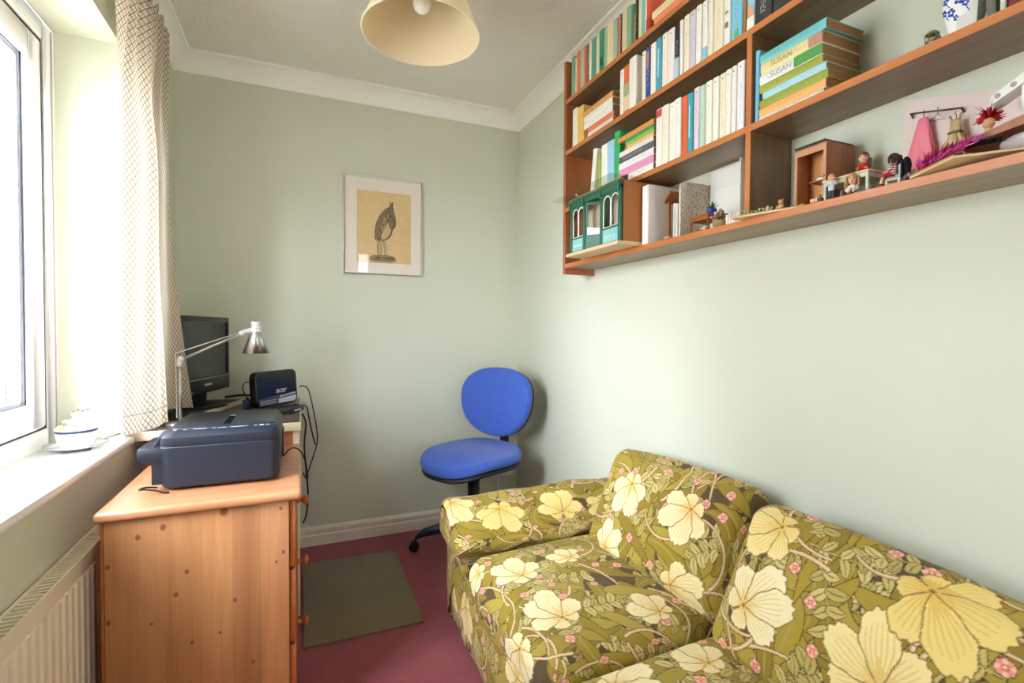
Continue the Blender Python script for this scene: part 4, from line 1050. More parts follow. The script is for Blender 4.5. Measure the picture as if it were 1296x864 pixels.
# far arm: slouching padded arm, section in (y, z), swept along x
sec = catmull([(SYF, .03), (SYF+.004, .30), (SYF+.006, .43), (SYF-.010, .474), (SYF-.045, .494), (SYF-.095, .488), (SYF-.150, .458), (SYF-.205, .424), (SYF-.240, .394), (SYF-.250, .372), (SYF-.238, .348), (SYF-.225, .31), (SYF-.222, .20), (SYF-.222, .025)], 170)
sl_ = np.concatenate([[0], np.cumsum(np.hypot(*np.diff(sec, axis=0).T))])
cva = floral(.80, sl_[-1]+.10, FL['arm'], 13)
def arm(a, b):
    i = min(int(b*169), 168); f = b*169-i; y, z = sec[i]*(1-f)+sec[i+1]*f
    x = SX0-.012+.70*a
    x += .030*max(0, min(1, (.37-z)/.06))*(1-a)
    # rounded front edge, sag and creases
    e = max(0, 1-a/.05); k = (1-math.sqrt(max(0, 1-e*e)))
    cy, cz = SYF-.10, .28
    y = y+(cy-y)*k*.12; z = z+(cz-z)*k*.10
    up = max(0, min(1, (z-.30)/.19))
    z += up*(.030*a-.004*math.sin(a*5.2)+.004*math.sin(a*17+b*6))
    y += up*(-.10*a*a*0.9)-.006*math.sin(a*13+b*9)*up
    if .45 < b < .9: z += .010*math.sin((a*2.2+b)*9)*math.sin((b-.45)/.45*math.pi)
    return (x, y, z), .05+.70*a, sl_[-1]*b+.03
cloth_obj('arm', sheet_grid(arm, 280, 260), Matrix.Identity(4), cva, so)
def armend(a, b):
    """front face of the arm, closed by a fan from the section to a centre line"""
    i = min(int(a*169), 168); y, z = sec[i]; e = 1-b
    yy = y+((SYF-.12)-y)*(.12+.88*b); zz = z+(.22-z)*(.10+.90*b)
    return (SX0-.012-.008*math.sin(b*math.pi/2)+.030*max(0, min(1, (.37-zz)/.06)), yy, zz), .45+yy-SYF, zz*.9+.05
cloth_obj('arm_front', sheet_grid(armend, 170, 40), Matrix.Identity(4), cva, so)
# near arm, behind the camera's view to the right
nb = thing_near = MB()
nb.prism([(.0+SYF-1.60, .03), (SYF-1.60, .46), (SYF-1.64, .50), (SYF-1.75, .50), (SYF-1.79, .46), (SYF-1.79, .03)], 0, SX0, SX1-.0)
M_plainfl = mat('olive_cover_cloth', '#7f7030', .85, var=.25, vscale=25)
nb.build('arm', M_plainfl, so, .03, 3)
# seat cushions: local x across (world -y), local -y towards the room (world -x)
def seatM(yc, z, tilt=0): return T((SX0+.008)+.30, yc, z) @ Rz(-math.pi/2) @ Rx(tilt)
cs1 = floral(.76, .86, FL['seat1'], 21)
geo = pillow(.615, .60, .15, .055, .022, .0025, cs1, (.38, .45), .007, 2)
cloth_obj('seat_cushion', geo, seatM(SEAM+.31, .310, math.radians(1.5)), cs1, so)
cs2 = floral(.80, .86, FL['seat2'], 22)
geo = pillow(.66, .60, .15, .05, .020, .0026, cs2, (.40, .45), .006, 5)
cloth_obj('seat_cushion', geo, seatM(SEAM-.335, .303, math.radians(1.5)), cs2, so)
# back cushions: local x along world -y, local y up the lean, local z out to the room
def backM(x, y, z, yaw, lean, roll=0):
    """centre at (x,y,z); face normal towards -x, leaning back"""
    return T(x, y, z) @ Rz(-math.pi/2+yaw) @ Rx(math.pi/2-lean) @ Rz(roll)
cb1 = floral(.80, .62, FL['back1'], 31)
geo = pillow(.565, .36, .13, .05, .030, .0023, cb1, (.40, .31), .006, 3)
cloth_obj('back_cushion', geo, backM(1.045, 1.200, .528, math.radians(4), math.radians(24), math.radians(1)), cb1, so)
cb2 = floral(.86, .62, FL['back2'], 32)
geo = pillow(.64, .37, .14, .05, .032, .0021, cb2, (.43, .31), .005, 8)
cloth_obj('back_cushion', geo, backM(1.015, .570, .505, math.radians(2), math.radians(24), math.radians(-3.5)), cb2, so)

# ------------------------------------------------------------ wall shelves
M_shelf = wood('dark_teak_veneer', '#8a6d4f', '#6b5138', 'Y', .6, .38, coat=.2)
M_lip = wood('orange_teak_lipping', '#cf8044', '#b56a34', 'Y', .6, .4, coat=.2)
M_div = wood('dark_teak_upright', '#8a6a4a', '#684d34', 'Z', .6, .4, coat=.2)
M_side = wood('teak_veneer_upright', '#b8693a', '#97532a', 'Z', .6, .4, coat=.2)
XF = 1.062
bs = thing('bookshelf', 'long teak wall shelf unit with four boards and uprights on the right wall', 'bookshelf', (R, .95, 1.37))
YE = 1.897; YR = -.30
M_shelf_bounce = wood('pale_teak_painted_bounce', '#a58e70', '#87705a', 'Y', .6, .45, coat=.1)  # lowest board paler: part own tone, part bounced light painted in
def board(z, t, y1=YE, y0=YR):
    b = centred('shelf_board', M_shelf_bounce if z < 1.5 else M_shelf, bs, XF+.0016, R-.001, y0, y1, z-t, z)
    lp = MB().box(-.0008, .0008, -(y1-y0)/2, (y1-y0)/2, -t/2, t/2).build('edge_lipping', M_lip, None, .0005, 1); lp.parent = b; lp.location = (-(R-.001-XF-.0016)/2-.0008, 0, 0)
    return b
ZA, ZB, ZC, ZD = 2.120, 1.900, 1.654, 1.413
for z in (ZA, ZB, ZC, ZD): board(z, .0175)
centred('upright', M_side, bs, XF-.001, R-.001, YE, YE+.018, 1.369, 2.288, .001, 1)
for z0, z1 in ((ZD, ZC-.0175), (ZC, ZB-.0175)):
    u_ = centred('upright', M_div, bs, XF+.0016, R-.001, .934, .950, z0, z1)
    lp = MB().box(-.0008, .0008, -.008, .008, -(z1-z0)/2, (z1-z0)/2).build('edge_lipping', wood('orange_teak_edge', '#cf8044', '#b56a34', 'Z', .6, .4), None, .0005, 1); lp.parent = u_; lp.location = (-(R-.001-XF-.0016)/2-.0008, 0, 0)
centred('upright', M_side, bs, XF-.001, R-.001, YR-.018, YR, 1.369, 2.288, .001, 1)

# ------------------------------------------------------------ books
M_page = mat('aged_page_edges', '#d8c3a0', .9, bump=.4, bscale=900)
M_pageb = mat('brown_page_edges', '#a5794f', .9, bump=.4, bscale=900)
M_ink = mat('black_print', '#2a2a2e', .7); M_white = mat('white_paper', '#f4f1ea', .7)
_bm = {}
def book_mat(col, axis='Z', seed=0):
    """cover colour with a soft line of printed lettering along the spine"""
    key = (col, axis, seed % 3)
    if key in _bm: return _bm[key]
    ma = bpy.data.materials.new('cover_'+('upright' if axis == 'Z' else 'flat')); ma.use_nodes = True; t = ma.node_tree; b = t.nodes['Principled BSDF']; L = t.links.new; N = t.nodes.new
    co = N('ShaderNodeTexCoord'); s = N('ShaderNodeSeparateXYZ'); L(co.outputs['Generated'], s.inputs[0])
    mp = N('ShaderNodeMapping'); L(co.outputs['Object'], mp.inputs['Vector']); mp.inputs['Scale'].default_value = (30, 260, 140) if axis == 'Z' else (30, 140, 260)
    n = N('ShaderNodeTexNoise'); n.inputs['Scale'].default_value = 1; n.inputs['Detail'].default_value = 1; L(mp.outputs[0], n.inputs['Vector'])
    def M(op, a, b_):
        q = N('ShaderNodeMath'); q.operation = op
        for i, v in enumerate((a, b_)):
            if isinstance(v, (int, float)): q.inputs[i].default_value = v
            else: L(v, q.inputs[i])
        return q.outputs[0]
    along, across = (s.outputs['Z'], s.outputs['Y']) if axis == 'Z' else (s.outputs['Y'], s.outputs['Z'])
    a0 = (.22, .30, .15)[seed % 3]; a1 = (.80, .88, .70)[seed % 3]
    m_ = M('MULTIPLY', M('GREATER_THAN', along, a0), M('LESS_THAN', along, a1))
    m_ = M('MULTIPLY', m_, M('LESS_THAN', M('ABSOLUTE', M('SUBTRACT', across, .5), 0), .17))
    m_ = M('MULTIPLY', m_, M('GREATER_THAN', n.outputs['Fac'], .54))
    c = lin(col); lum = .2*c[0]+.7*c[1]+.1*c[2]
    mi = N('ShaderNodeMix'); mi.data_type = 'RGBA'; L(M('MULTIPLY', m_, .22 if lum > .2 else .5), mi.inputs['Factor'])
    mi.inputs['A'].default_value = (*c, 1); mi.inputs['B'].default_value = (*(lin('#4a4038') if lum > .2 else lin('#e8e0d0')), 1)
    L(mi.outputs['Result'], b.inputs['Base Color']); b.inputs['Roughness'].default_value = .45
    _bm[key] = ma; return ma
ORD = ['', 'first', 'second', 'third', 'fourth', 'fifth', 'sixth', 'seventh', 'eighth']
bseed = 0
def upright(y0, y1, z, h, col, label, group, x=1.066, depth=.118, lean=0, mark=False, extra=None):
    """a standing book: cover (spine and two boards), page block; y1 is the end nearer the camera"""
    global bseed; bseed += 1
    y0, y1 = max(y0, y1), min(y0, y1); g = .0004; y0 -= g; y1 += g; c = .0014; yc = (y0+y1)/2; hw = (y0-y1)/2
    rg = random.Random(bseed); x += rg.uniform(-.002, .004)
    o = MB(); r = min(.003, hw*.6)
    prof = [(x+depth, -hw), (x+r, -hw), (x+.0008, -hw+r*.6), (x, -hw*.3), (x, hw*.3), (x+.0008, hw-r*.6), (x+r, hw), (x+depth, hw), (x+depth, hw-c), (x+r+c, hw-c), (x+c+.001, 0), (x+r+c, -hw+c), (x+depth, -hw+c)]
    o.prism([(a-x, b) for a, b in prof], 2, 0, h)
    b = o.build('book', book_mat(col, 'Z', bseed), None)
    b.location = (x, yc, z+.0003+(abs(math.sin(lean))*hw)); b.rotation_euler = (lean, 0, 0)
    tag(b, label, 'book', group)
    MB().box(.004, depth-.002, -hw+c, hw-c, .002, h-.002).build('page_block', M_page, b, local=True)
    if mark: MB().box(-.0005, .0012, -.0014, .0014, h-.0145, h-.0110).build('publisher_mark', M_ink, b, local=True)
    if extra:
        for nm, col_, z0, z1, wf in extra:
            MB().box(-.0006, .0014, -hw*wf, hw*wf, z0*h, z1*h).build(nm, mat('spine_band', col_, .5), b, local=True)
    return b
def flat(y0, y1, z0, z1, col, label, group, x=1.066, depth=.118, title=None, pages=None, band=None):
    global bseed; bseed += 1
    y0, y1 = max(y0, y1), min(y0, y1); c = .0014; h = (z1-z0)-.0004
    o = MB(); prof = [(depth, 0), (.002, 0), (0, h*.25), (0, h*.75), (.002, h), (depth, h), (depth, h-c), (.003, h-c), (.002, h/2), (.003, c), (depth, c)]
    o.prism(prof, 1, -(y0-y1)/2, (y0-y1)/2)
    b = o.build('book', book_mat(col, 'Y', bseed), None); b.location = (x, (y0+y1)/2, z0+.0003); tag(b, label, 'book', group)
    MB().box(.004, depth-.002, -(y0-y1)/2+.001, (y0-y1)/2-.001, c, h-c).build('page_block', pages or M_pageb, b, local=True)
    if title:
        body, col_, sz, off = title
        text('spine_title', body, sz, mat('title_ink', col_, .6), b, T(-.0004, off, h/2) @ Rz(-math.pi/2) @ Rx(math.pi/2), .0003)
    if band:
        for nm, col_, f0, f1 in band:
            MB().box(-.0006, .001, -(y0-y1)/2+(y0-y1)*f0, -(y0-y1)/2+(y0-y1)*f1, c, h-c).build(nm, mat('spine_band', col_, .5), b, local=True)
    return b
def row(data, z, where, group, marks=()):
    looks = [d[4] for d in data]; anchor = None; cnt = 0
    for i, (y0, y1, h, col, look) in enumerate(data):
        if looks.count(look) == 1: anchor = look; cnt = 0; lab = f'{look} {where}'
        else:
            cnt += 1
            nx = next((l for l in looks[i+1:] if looks.count(l) == 1), None)
            short = ' '.join([w_ for w_ in (anchor or '').split() if w_ not in ('hardback', 'paperback', 'with', 'upright')][:3])
            lab = f'{look}, {ORD[cnt]} book right of the {short} one {where}'
        upright(y0, y1, z, h, col, lab, group, mark=(look.startswith(('white', 'cream', 'slim', 'pinkish', 'lilac')) and z < 2.0), extra=EXTRA.get(look))
EXTRA = {
    'orange hardback with red foot': [('red_band', '#c03a28', .0, .30, .9)],
    'orange and green illustrated paperback': [('green_band', '#a9b08a', .35, .62, .92), ('cream_band', '#e6d3ae', .05, .35, .92)],
    'white paperback with pale blue foot': [('blue_band', '#8cc9e2', .0, .22, .9)],
    'charcoal paperback with white lettering': [('pale_foot', '#b9cfdc', .0, .38, .92)],
    'pale blue hardback with white foot': [('white_band', '#f0efe9', .0, .22, .9), ('orange_patch', '#e9a77a', .22, .40, .6)],
    'white paperback with green flecks': [('green_fleck', '#8aa860', .55, .60, .5), ('green_fleck', '#6e6a60', .30, .40, .5)],
    'white paperback with red label': [('red_label', '#d8473f', .86, .985, .8)],
    'very wide sky blue hardback': [('green_patch', '#5fae6a', .02, .16, .35)],
    'emerald hardback with dark print': [('dark_print', '#1f4a3e', .15, .35, .5)],
    'navy blue paperback with orange lettering': [('orange_lettering', '#d98a55', .60, .92, .35)],
    'teal blue paperback': [('pale_title', '#bfe3ea', .25, .80, .2)],
    'teal paperback': [('pale_title', '#bfe3ea', .25, .80, .2)],
}
ROW_A = [
    (1.861, 1.839, 0.164, '#7fae98', 'pale teal hardback'),
    (1.839, 1.819, 0.149, '#efe6cf', 'cream paperback'),
    (1.819, 1.790, 0.162, '#dd7a52', 'orange paperback'),
    (1.790, 1.760, 0.161, '#b9bfa0', 'sage grey hardback'),
    (1.760, 1.743, 0.160, '#d9694f', 'brick red thin paperback'),
    (1.743, 1.723, 0.158, '#7d4a45', 'maroon hardback'),
    (1.724, 1.704, 0.154, '#efe9dc', 'off white paperback'),
    (1.705, 1.673, 0.154, '#5fa08c', 'sea green hardback'),
    (1.673, 1.652, 0.145, '#e2dcb4', 'pale straw paperback'),
    (1.652, 1.618, 0.159, '#2f8a72', 'emerald hardback with dark print'),
    (1.617, 1.596, 0.153, '#a5bd98', 'pale leaf green paperback'),
    (1.597, 1.582, 0.153, '#e9dcb8', 'ivory paperback'),
    (1.582, 1.554, 0.150, '#ead3a0', 'peach cream wide hardback'),
    (1.555, 1.530, 0.146, '#9dbaa6', 'grey green hardback'),
    (1.530, 1.513, 0.150, '#e07a62', 'coral red paperback'),
    (1.513, 1.504, 0.145, '#3c2f2c', 'very thin dark brown book'),
    (1.504, 1.473, 0.144, '#d9cd9e', 'wide buff hardback'),
    (1.474, 1.447, 0.144, '#8fb096', 'sage green wide hardback'),
    (1.447, 1.436, 0.141, '#5f9175', 'mid green thin hardback'),
    (1.436, 1.425, 0.099, '#c79a5a', 'short tan book'),
    (1.425, 1.413, 0.140, '#2e3b34', 'black spined book'),
    (1.413, 1.396, 0.138, '#e3dcae', 'pale yellow hardback'),
    (1.396, 1.375, 0.130, '#7fbfb5', 'turquoise hardback'),
    (1.375, 1.366, 0.121, '#f2ece0', 'white thin paperback'),
    (1.365, 1.343, 0.111, '#d9542f', 'orange hardback with red foot'),
]
ROW_B = [
    (1.515, 1.491, 0.164, '#f3eee6', 'slim white paperback'),
    (1.491, 1.455, 0.165, '#e9713f', 'orange and green illustrated paperback'),
    (1.455, 1.415, 0.174, '#f3ece6', 'wide white hardback with olive cover'),
    (1.387, 1.368, 0.165, '#f4eee4', 'white paperback'),
    (1.368, 1.341, 0.166, '#2f4f9a', 'navy blue paperback with orange lettering'),
    (1.338, 1.313, 0.164, '#f6f1e8', 'white paperback'),
    (1.312, 1.285, 0.166, '#4fa3bd', 'teal blue paperback'),
    (1.285, 1.261, 0.168, '#f3ead9', 'cream paperback'),
    (1.260, 1.229, 0.166, '#f1e6e4', 'pinkish white paperback'),
    (1.229, 1.206, 0.165, '#2b3644', 'charcoal paperback with white lettering'),
    (1.205, 1.191, 0.167, '#efe8e6', 'thin white paperback'),
    (1.189, 1.165, 0.170, '#efe3cf', 'cream paperback'),
    (1.164, 1.139, 0.169, '#cfcad8', 'lilac grey paperback'),
    (1.136, 1.115, 0.168, '#f5f1ea', 'white paperback'),
    (1.112, 1.092, 0.167, '#f4f0ea', 'white paperback with pale blue foot'),
    (1.090, 1.071, 0.164, '#f1e6d3', 'cream paperback'),
    (1.070, 1.035, 0.153, '#eee0c6', 'very wide cream hardback'),
    (1.031, 1.009, 0.141, '#f0ebe6', 'white paperback with green flecks'),
    (1.008, 0.970, 0.131, '#7cc0de', 'very wide sky blue hardback'),
    (0.969, 0.960, 0.120, '#b07a45', 'thin brown paperback'),
    (0.959, 0.933, 0.114, '#9cc8e6', 'pale blue hardback with white foot'),
    (0.932, 0.882, 0.076, '#2f3032', 'wide black hardback'),
    (0.881, 0.825, 0.057, '#343538', 'widest black hardback'),
    (0.823, 0.810, 0.038, '#e9dcbc', 'buff paperback'),
]
ROW_BL = [
    (1.852, 1.811, 0.158, '#f1ecdf', 'cream upright paperback'),
    (1.811, 1.760, 0.148, '#f0c268', 'yellow upright paperback'),
]
ROW_CL = [
    (1.707, 1.680, 0.183, '#f2ede3', 'white leaning paperback'),
    (1.654, 1.632, 0.154, '#9fb65a', 'short lime green book'),
    (1.631, 1.591, 0.179, '#f4f0ea', 'white upright paperback'),
    (1.591, 1.547, 0.179, '#9fd0ea', 'light blue upright paperback'),
    (1.546, 1.512, 0.199, '#2fb565', 'bright green upright hardback'),
]
ROW_CM = [
    (1.315, 1.283, 0.188, '#f3eee6', 'white paperback with red label'),
    (1.281, 1.252, 0.186, '#f2e8d8', 'ivory paperback'),
    (1.250, 1.222, 0.182, '#f4efe6', 'white paperback'),
    (1.221, 1.195, 0.181, '#f3ece4', 'white paperback'),
    (1.193, 1.171, 0.179, '#e8673a', 'orange spined paperback'),
    (1.165, 1.144, 0.174, '#3f9fb5', 'teal paperback'),
    (1.143, 1.120, 0.181, '#dcd0dc', 'lilac paperback'),
    (1.117, 1.096, 0.176, '#b9d3c0', 'pale mint paperback'),
    (1.095, 1.071, 0.177, '#f1ebdc', 'cream paperback'),
    (1.070, 1.048, 0.177, '#f0eadf', 'white paperback'),
    (1.047, 1.024, 0.177, '#efe6cc', 'cream paperback'),
    (1.023, 1.005, 0.177, '#f1ece2', 'white paperback'),
    (1.004, 0.987, 0.177, '#efe9e2', 'white paperback'),
    (0.985, 0.960, 0.178, '#efe8ee', 'pinkish white paperback'),
]
ROW_B = [(a, b, max(h, .150) if a < 1.1 else h, c, d) for a, b, h, c, d in ROW_B]
ROW_A = [(a, b, max(h, .136) if d != 'short tan book' else h, c, d) for a, b, h, c, d in ROW_A]
row(ROW_A, ZA, 'on the top shelf', 'small books on the top shelf')
row(ROW_B, ZB, 'on the second shelf', 'upright books on the second shelf')
row(ROW_BL, ZB, 'at the left end of the second shelf', 'upright books on the second shelf')
row(ROW_CM, ZC, 'on the third shelf', 'upright books on the third shelf')
for i, (a, b, h, c, d) in enumerate(ROW_CL):
    upright(a, b, ZC, h, c, f'{d} at the left of the third shelf', 'upright books on the third shelf', lean=math.radians(7.5) if i == 0 else 0)
# top shelf: two books lying by the orange one
flat(1.325, 1.165, ZA, ZA+.026, '#ee8a68', 'coral book lying flat at the bottom on the top shelf', 'books lying flat', pages=M_page)
flat(1.335, 1.185, ZA+.0262, ZA+.050, '#e6d9ae', 'cream book lying on the coral book on the top shelf', 'books lying flat', pages=M_page)
# second shelf pile, left end
G = 'books in the second shelf pile'
flat(1.725, 1.552, ZB, ZB+.018, '#efe9e2', 'white book lying lowest in the second shelf pile', G)
flat(1.722, 1.548, ZB+.0182, ZB+.040, '#e87a5a', 'coral red book lying in the second shelf pile', G)
flat(1.757, 1.556, ZB+.0402, ZB+.066, '#f1ece6', 'white book lying on the coral book in the second shelf pile', G)
flat(1.757, 1.558, ZB+.0662, ZB+.094, '#f3efe6', 'white book lying just under the tan book in the second shelf pile', G)
flat(1.780, 1.556, ZB+.0942, ZB+.116, '#dba05f', 'large tan book lying high in the second shelf pile', G)
flat(1.79, 1.57, ZB+.1162, ZB+.130, '#78ab9a', 'teal green book lying on top of the second shelf pile', G, x=1.10, depth=.10)
# third shelf pile beside the green book
G = 'books in the third shelf pile'
flat(1.455, 1.320, ZC, ZC+.025, '#f0ece2', 'white book lying lowest in the third shelf pile', G)
flat(1.511, 1.319, ZC+.0252, ZC+.050, '#e79ac4', 'pink book lying in the third shelf pile', G)
flat(1.511, 1.320, ZC+.0502, ZC+.074, '#f1eef0', 'white book lying between pink and grey books in the third shelf pile', G)
flat(1.510, 1.318, ZC+.0742, ZC+.096, '#5d5c63', 'dark grey book lying in the third shelf pile', G)
flat(1.509, 1.322, ZC+.0962, ZC+.114, '#f0e4e0', 'white book lying on the dark grey book in the third shelf pile', G)
flat(1.476, 1.320, ZC+.1142, ZC+.127, '#eec27a', 'yellow orange book lying in the third shelf pile', G, band=[('red_band', '#d8583f', .92, 1.0)])
flat(1.474, 1.320, ZC+.1272, ZC+.140, '#86c455', 'lime green book lying in the third shelf pile', G)
flat(1.477, 1.320, ZC+.1402, ZC+.151, '#3f9a6b', 'dark green thin book lying in the third shelf pile', G)
flat(1.519, 1.322, ZC+.1512, ZC+.168, '#e8994c', 'orange book lying on top of the third shelf pile', G)
# right of the divider
upright(.931, .918, ZC, .182, '#7fc0e6', 'bright blue book standing just right of the dividing upright', 'upright books on the third shelf', x=1.07)
G = 'large books in the pile right of the divider'
Z = ZC
for y0, y1, t, col, lab, kw in (
    (.914, .746, .010, '#d8d5cc', 'pale grey thin book at the bottom of the pile right of the divider', {}),
    (.914, .742, .021, '#f0b06a', 'orange book near the bottom of the pile right of the divider', {}),
    (.913, .738, .019, '#9aa23a', 'lower olive green book in the pile right of the divider', {}),
    (.905, .742, .018, '#a8d4e2', 'light blue book in the pile right of the divider', {}),
    (.914, .750, .019, '#a3a43a', 'upper olive green book in the pile right of the divider', {}),
    (.914, .752, .026, '#e4e6e2', 'white and green book with grey lettering in the pile right of the divider', dict(title=('SUSAN', '#a9a9a2', .019, .022), band=[('green_patch', '#4f9a4a', .0, .42)])),
    (.912, .752, .027, '#e8d79c', 'pale yellow book with lettering in the pile right of the divider', dict(title=('SUSAN', '#b09c66', .019, .022), band=[('floral_patch', '#b98a7a', .0, .20)])),
    (.914, .744, .023, '#6fc0c4', 'turquoise book on top of the pile right of the divider', {})):
    flat(y0, y1, Z, Z+t, col, lab, G, x=1.068, depth=.132, **kw); Z += t+.0002

# ------------------------------------------------------------ miniatures on the lowest shelf
ZS = ZD+.0004
M_green = mat('dark_green_shopfront', '#2f6650', .5); M_green2 = mat('mid_green_trim', '#3c7a62', .5)
M_blue2 = mat('pale_turquoise_panel', '#8fc4c6', .5); M_mdf = mat('orange_brown_board', '#b5713d', .6, bump=.1, bscale=300)
M_ply = mat('pale_plywood', '#d9b98f', .6); M_trim = mat('white_window_tracery', '#f0efe8', .5)
M_pinkw = mat('pale_pink_paper', '#e6d3cd', .8); M_acr = glass('clear_plastic_sheet', (.93, .93, .88))
# dolls' shop
hx, y_l, y_r, zb, zt = .985, 1.720, 1.385, 1.432, 1.632
sp_ = thing('dolls_shop', 'dark green model shop front with arched white windows overhanging the lowest shelf', 'dollhouse', (1.08, 1.55, ZS))
MB().box(.972, 1.205, y_r-.004, y_l+.012, ZS, ZS+.012).build('base_board', M_ply, sp_, .001)
z0 = ZS+.012; zt = 1.630
for q0, q1 in ((y_r, y_r+.006), (y_l-.006, y_l)): MB().box(hx+.008, 1.19, q0, q1, z0, zt).build('side_wall', M_mdf, sp_)
MB().box(hx+.058, hx+.062, y_r+.006, y_l-.006, z0, zt).box(hx+.02, hx+.058, y_r+.006, y_l-.006, z0, z0+.002).build('inner_wall', M_pinkw, sp_)
MB().box(hx-.004, hx+.016, y_r-.002, y_l+.004, zt, zt+.006).build('roof_strip', M_mdf, sp_, .001)
W3 = y_l-y_r
def Y(f): return y_l-W3*f           # 0 = far end, 1 = near end
for f0, f1 in ((0, .045), (.285, .325), (.63, .675), (.955, 1.0)):
    MB().box(hx, hx+.012, Y(f1), Y(f0), z0, zt-.016).build('pilaster', M_green, sp_, .0008)
cor = MB(); cor.box(hx-.002, hx+.012, Y(1.0), Y(0), zt-.026, zt-.006).prism([(hx-.010, zt-.001), (hx-.010, zt-.006), (hx-.004, zt-.010), (hx-.004, zt-.014), (hx+.01, zt-.014), (hx+.01, zt-.001)], 1, Y(1.01), Y(-.01))
for f in (.02, .305, .652, .978): cor.box(hx-.008, hx+.01, Y(f+.018), Y(f-.018), zt-.034, zt-.004)
cor.build('cornice', M_green, sp_)
zp = z0+.052
for f0, f1 in ((.045, .285), (.675, .955)):
    MB().box(hx+.003, hx+.009, Y(f1), Y(f0), z0, zp).build('panel', M_blue2, sp_)
    MB().box(hx+.001, hx+.010, Y(f1), Y(f0), zp, zp+.006).box(hx+.001, hx+.010, Y(f1), Y(f0), z0, z0+.006).build('rail', M_green, sp_)
    for k in range(3):
        fc = f0+(f1-f0)*(.25+.25*k)
        mt = MB()
        for s in (-1, 1):
            mt.box(hx+.001, hx+.004, -.0045, .0045, -.0012, .0012, T(0, Y(fc), z0+.026) @ Rx(s*.8))
        mt.build('star_motif', M_trim, sp_)
    wn = MB(); half = (f1-f0)/2
    for k in range(2):
        a, b = Y(f0+half*k)-.002, Y(f0+half*(k+1))+.002; yc = (a+b)/2; r_ = abs(a-b)/2; zt2 = zt-.036-r_
        pts = [(hx+.005, a, zp+.008), (hx+.005, a, zt2)]+[(hx+.005, yc+r_*math.cos(t), zt2+r_*math.sin(t)) for t in np.linspace(0, math.pi, 12)]+[(hx+.005, b, zp+.008), (hx+.005, a, zp+.008)]
        wn.tube(pts, .0022, 6)
        # green spandrel board above the arch
        poly = [(a+.002, zt2), (a+.002, zt-.024), (b-.002, zt-.024), (b-.002, zt2)]+[(yc+r_*math.cos(t), zt2+r_*math.sin(t)) for t in np.linspace(math.pi, 0, 12)]
        MB().prism(poly, 0, hx+.004, hx+.008).build('spandrel', M_green, sp_)
    wn.build('arched_window', M_trim, sp_)
    MB().box(hx+.0045, hx+.0055, Y(f1), Y(f0), zp+.006, zt-.03).build('pane', M_acr, sp_)
# recessed doorway with angled side light and door
a, b = Vector((hx+.006, Y(.325), 0)), Vector((hx+.045, Y(.47), 0))
def wallseg(name, mt, A, B, z0_, z1_, th=.003):
    d = (B-A); n = Vector((-d.y, d.x, 0)).normalized()*th
    m_ = MB(); m_.add([p+Vector((0, 0, z)) for z in (z0_, z1_) for p in (A, B, B+n, A+n)], [(0, 1, 2, 3), (4, 5, 6, 7), (0, 1, 5, 4), (1, 2, 6, 5), (2, 3, 7, 6), (3, 0, 4, 7)])
    return m_.build(name, mt, sp_)
wallseg('stall_riser', M_green, a, b, z0, z0+.058); wallseg('side_light_head', M_green, a, b, zt-.035, zt-.010)
for p_, q_ in ((a, a+(b-a)*.08), (b-(b-a)*.08, b)): wallseg('side_light_post', M_green, p_, q_, z0+.058, zt-.035)
wallseg('pane', M_acr, a+(b-a)*.09, b-(b-a)*.09, z0+.058, zt-.035, .001)
c_ = Vector((hx+.045, Y(.63), 0))
for p_, q_ in ((b, b+(c_-b)*.14), (c_-(c_-b)*.14, c_)): wallseg('door_stile', M_green, p_, q_, z0, zt-.012)
for q0, q1 in ((z0, z0+.045), (z0+.125, z0+.132), (zt-.02, zt-.012)): wallseg('door_rail', M_green2, b+(c_-b)*.14, c_-(c_-b)*.14, q0, q1)
wallseg('door_pane', M_acr, b+(c_-b)*.14, c_-(c_-b)*.14, z0+.045, z0+.125, .001)
wallseg('reveal', M_green, Vector((hx+.006, Y(.63)+.003, 0)), c_, z0, zt-.012)
for k, col in enumerate(('#b03a56', '#7a5a3a', '#d8a85a')):
    MB().ball((hx+.052, Y(.36+.09*k), z0+.045), (.005, .006, .008), 8, 6).tube([(hx+.052, Y(.36+.09*k), z0+.004), (hx+.052, Y(.36+.09*k), z0+.04)], .003, 6).build('shop_goods', mat('goods', col, .6), sp_)
# loose clear sheet lying on the shop roof, overhanging forwards
sh = MB().box(.930, 1.095, 1.362, 1.775, 1.6364, 1.6384); so2 = sh.build('plastic_sheet', M_acr, None)
tag(so2, 'clear plastic sheet lying on the roof of the green model shop', 'sheet')
pg = thing('plastic_animal', 'tiny pale toy figure lying on the clear sheet above the model shop', 'toy', (.98, 1.66, 1.6388))
MB().ball((.98, 1.66, 1.6438), (.009, .006, .005), 10, 6).build('body', mat('pale_toy_plastic', '#cfc8bd', .5), pg)
MB().ball((.978, 1.646, 1.6440), .0042, 8, 6).build('head', M_blk, pg)
tb_ = thing('shell_beads', 'tiny pale beads lying in front of the green model shop base', 'beads', (1.075, 1.76, ZS))
for k in range(4): MB().ball((1.072, 1.772-.010*k, ZS+.004), .004, 8, 6).build('bead', mat('pearl', '#eadfd8', .3), tb_)

# white box file beside the shop
bx = thing('white_box', 'pale white card box file standing right of the model shop', 'box', (1.13, 1.358, ZS))
MB().box(1.066, 1.206, 1.342, 1.374, ZS, ZS+.198).build('carton', mat('off_white_card', '#e9dfd8', .7), bx, .002)
MB().box(1.064, 1.0665, 1.346, 1.370, ZS+.004, ZS+.194).build('spine', mat('white_card', '#f3efec', .6), bx, .001)
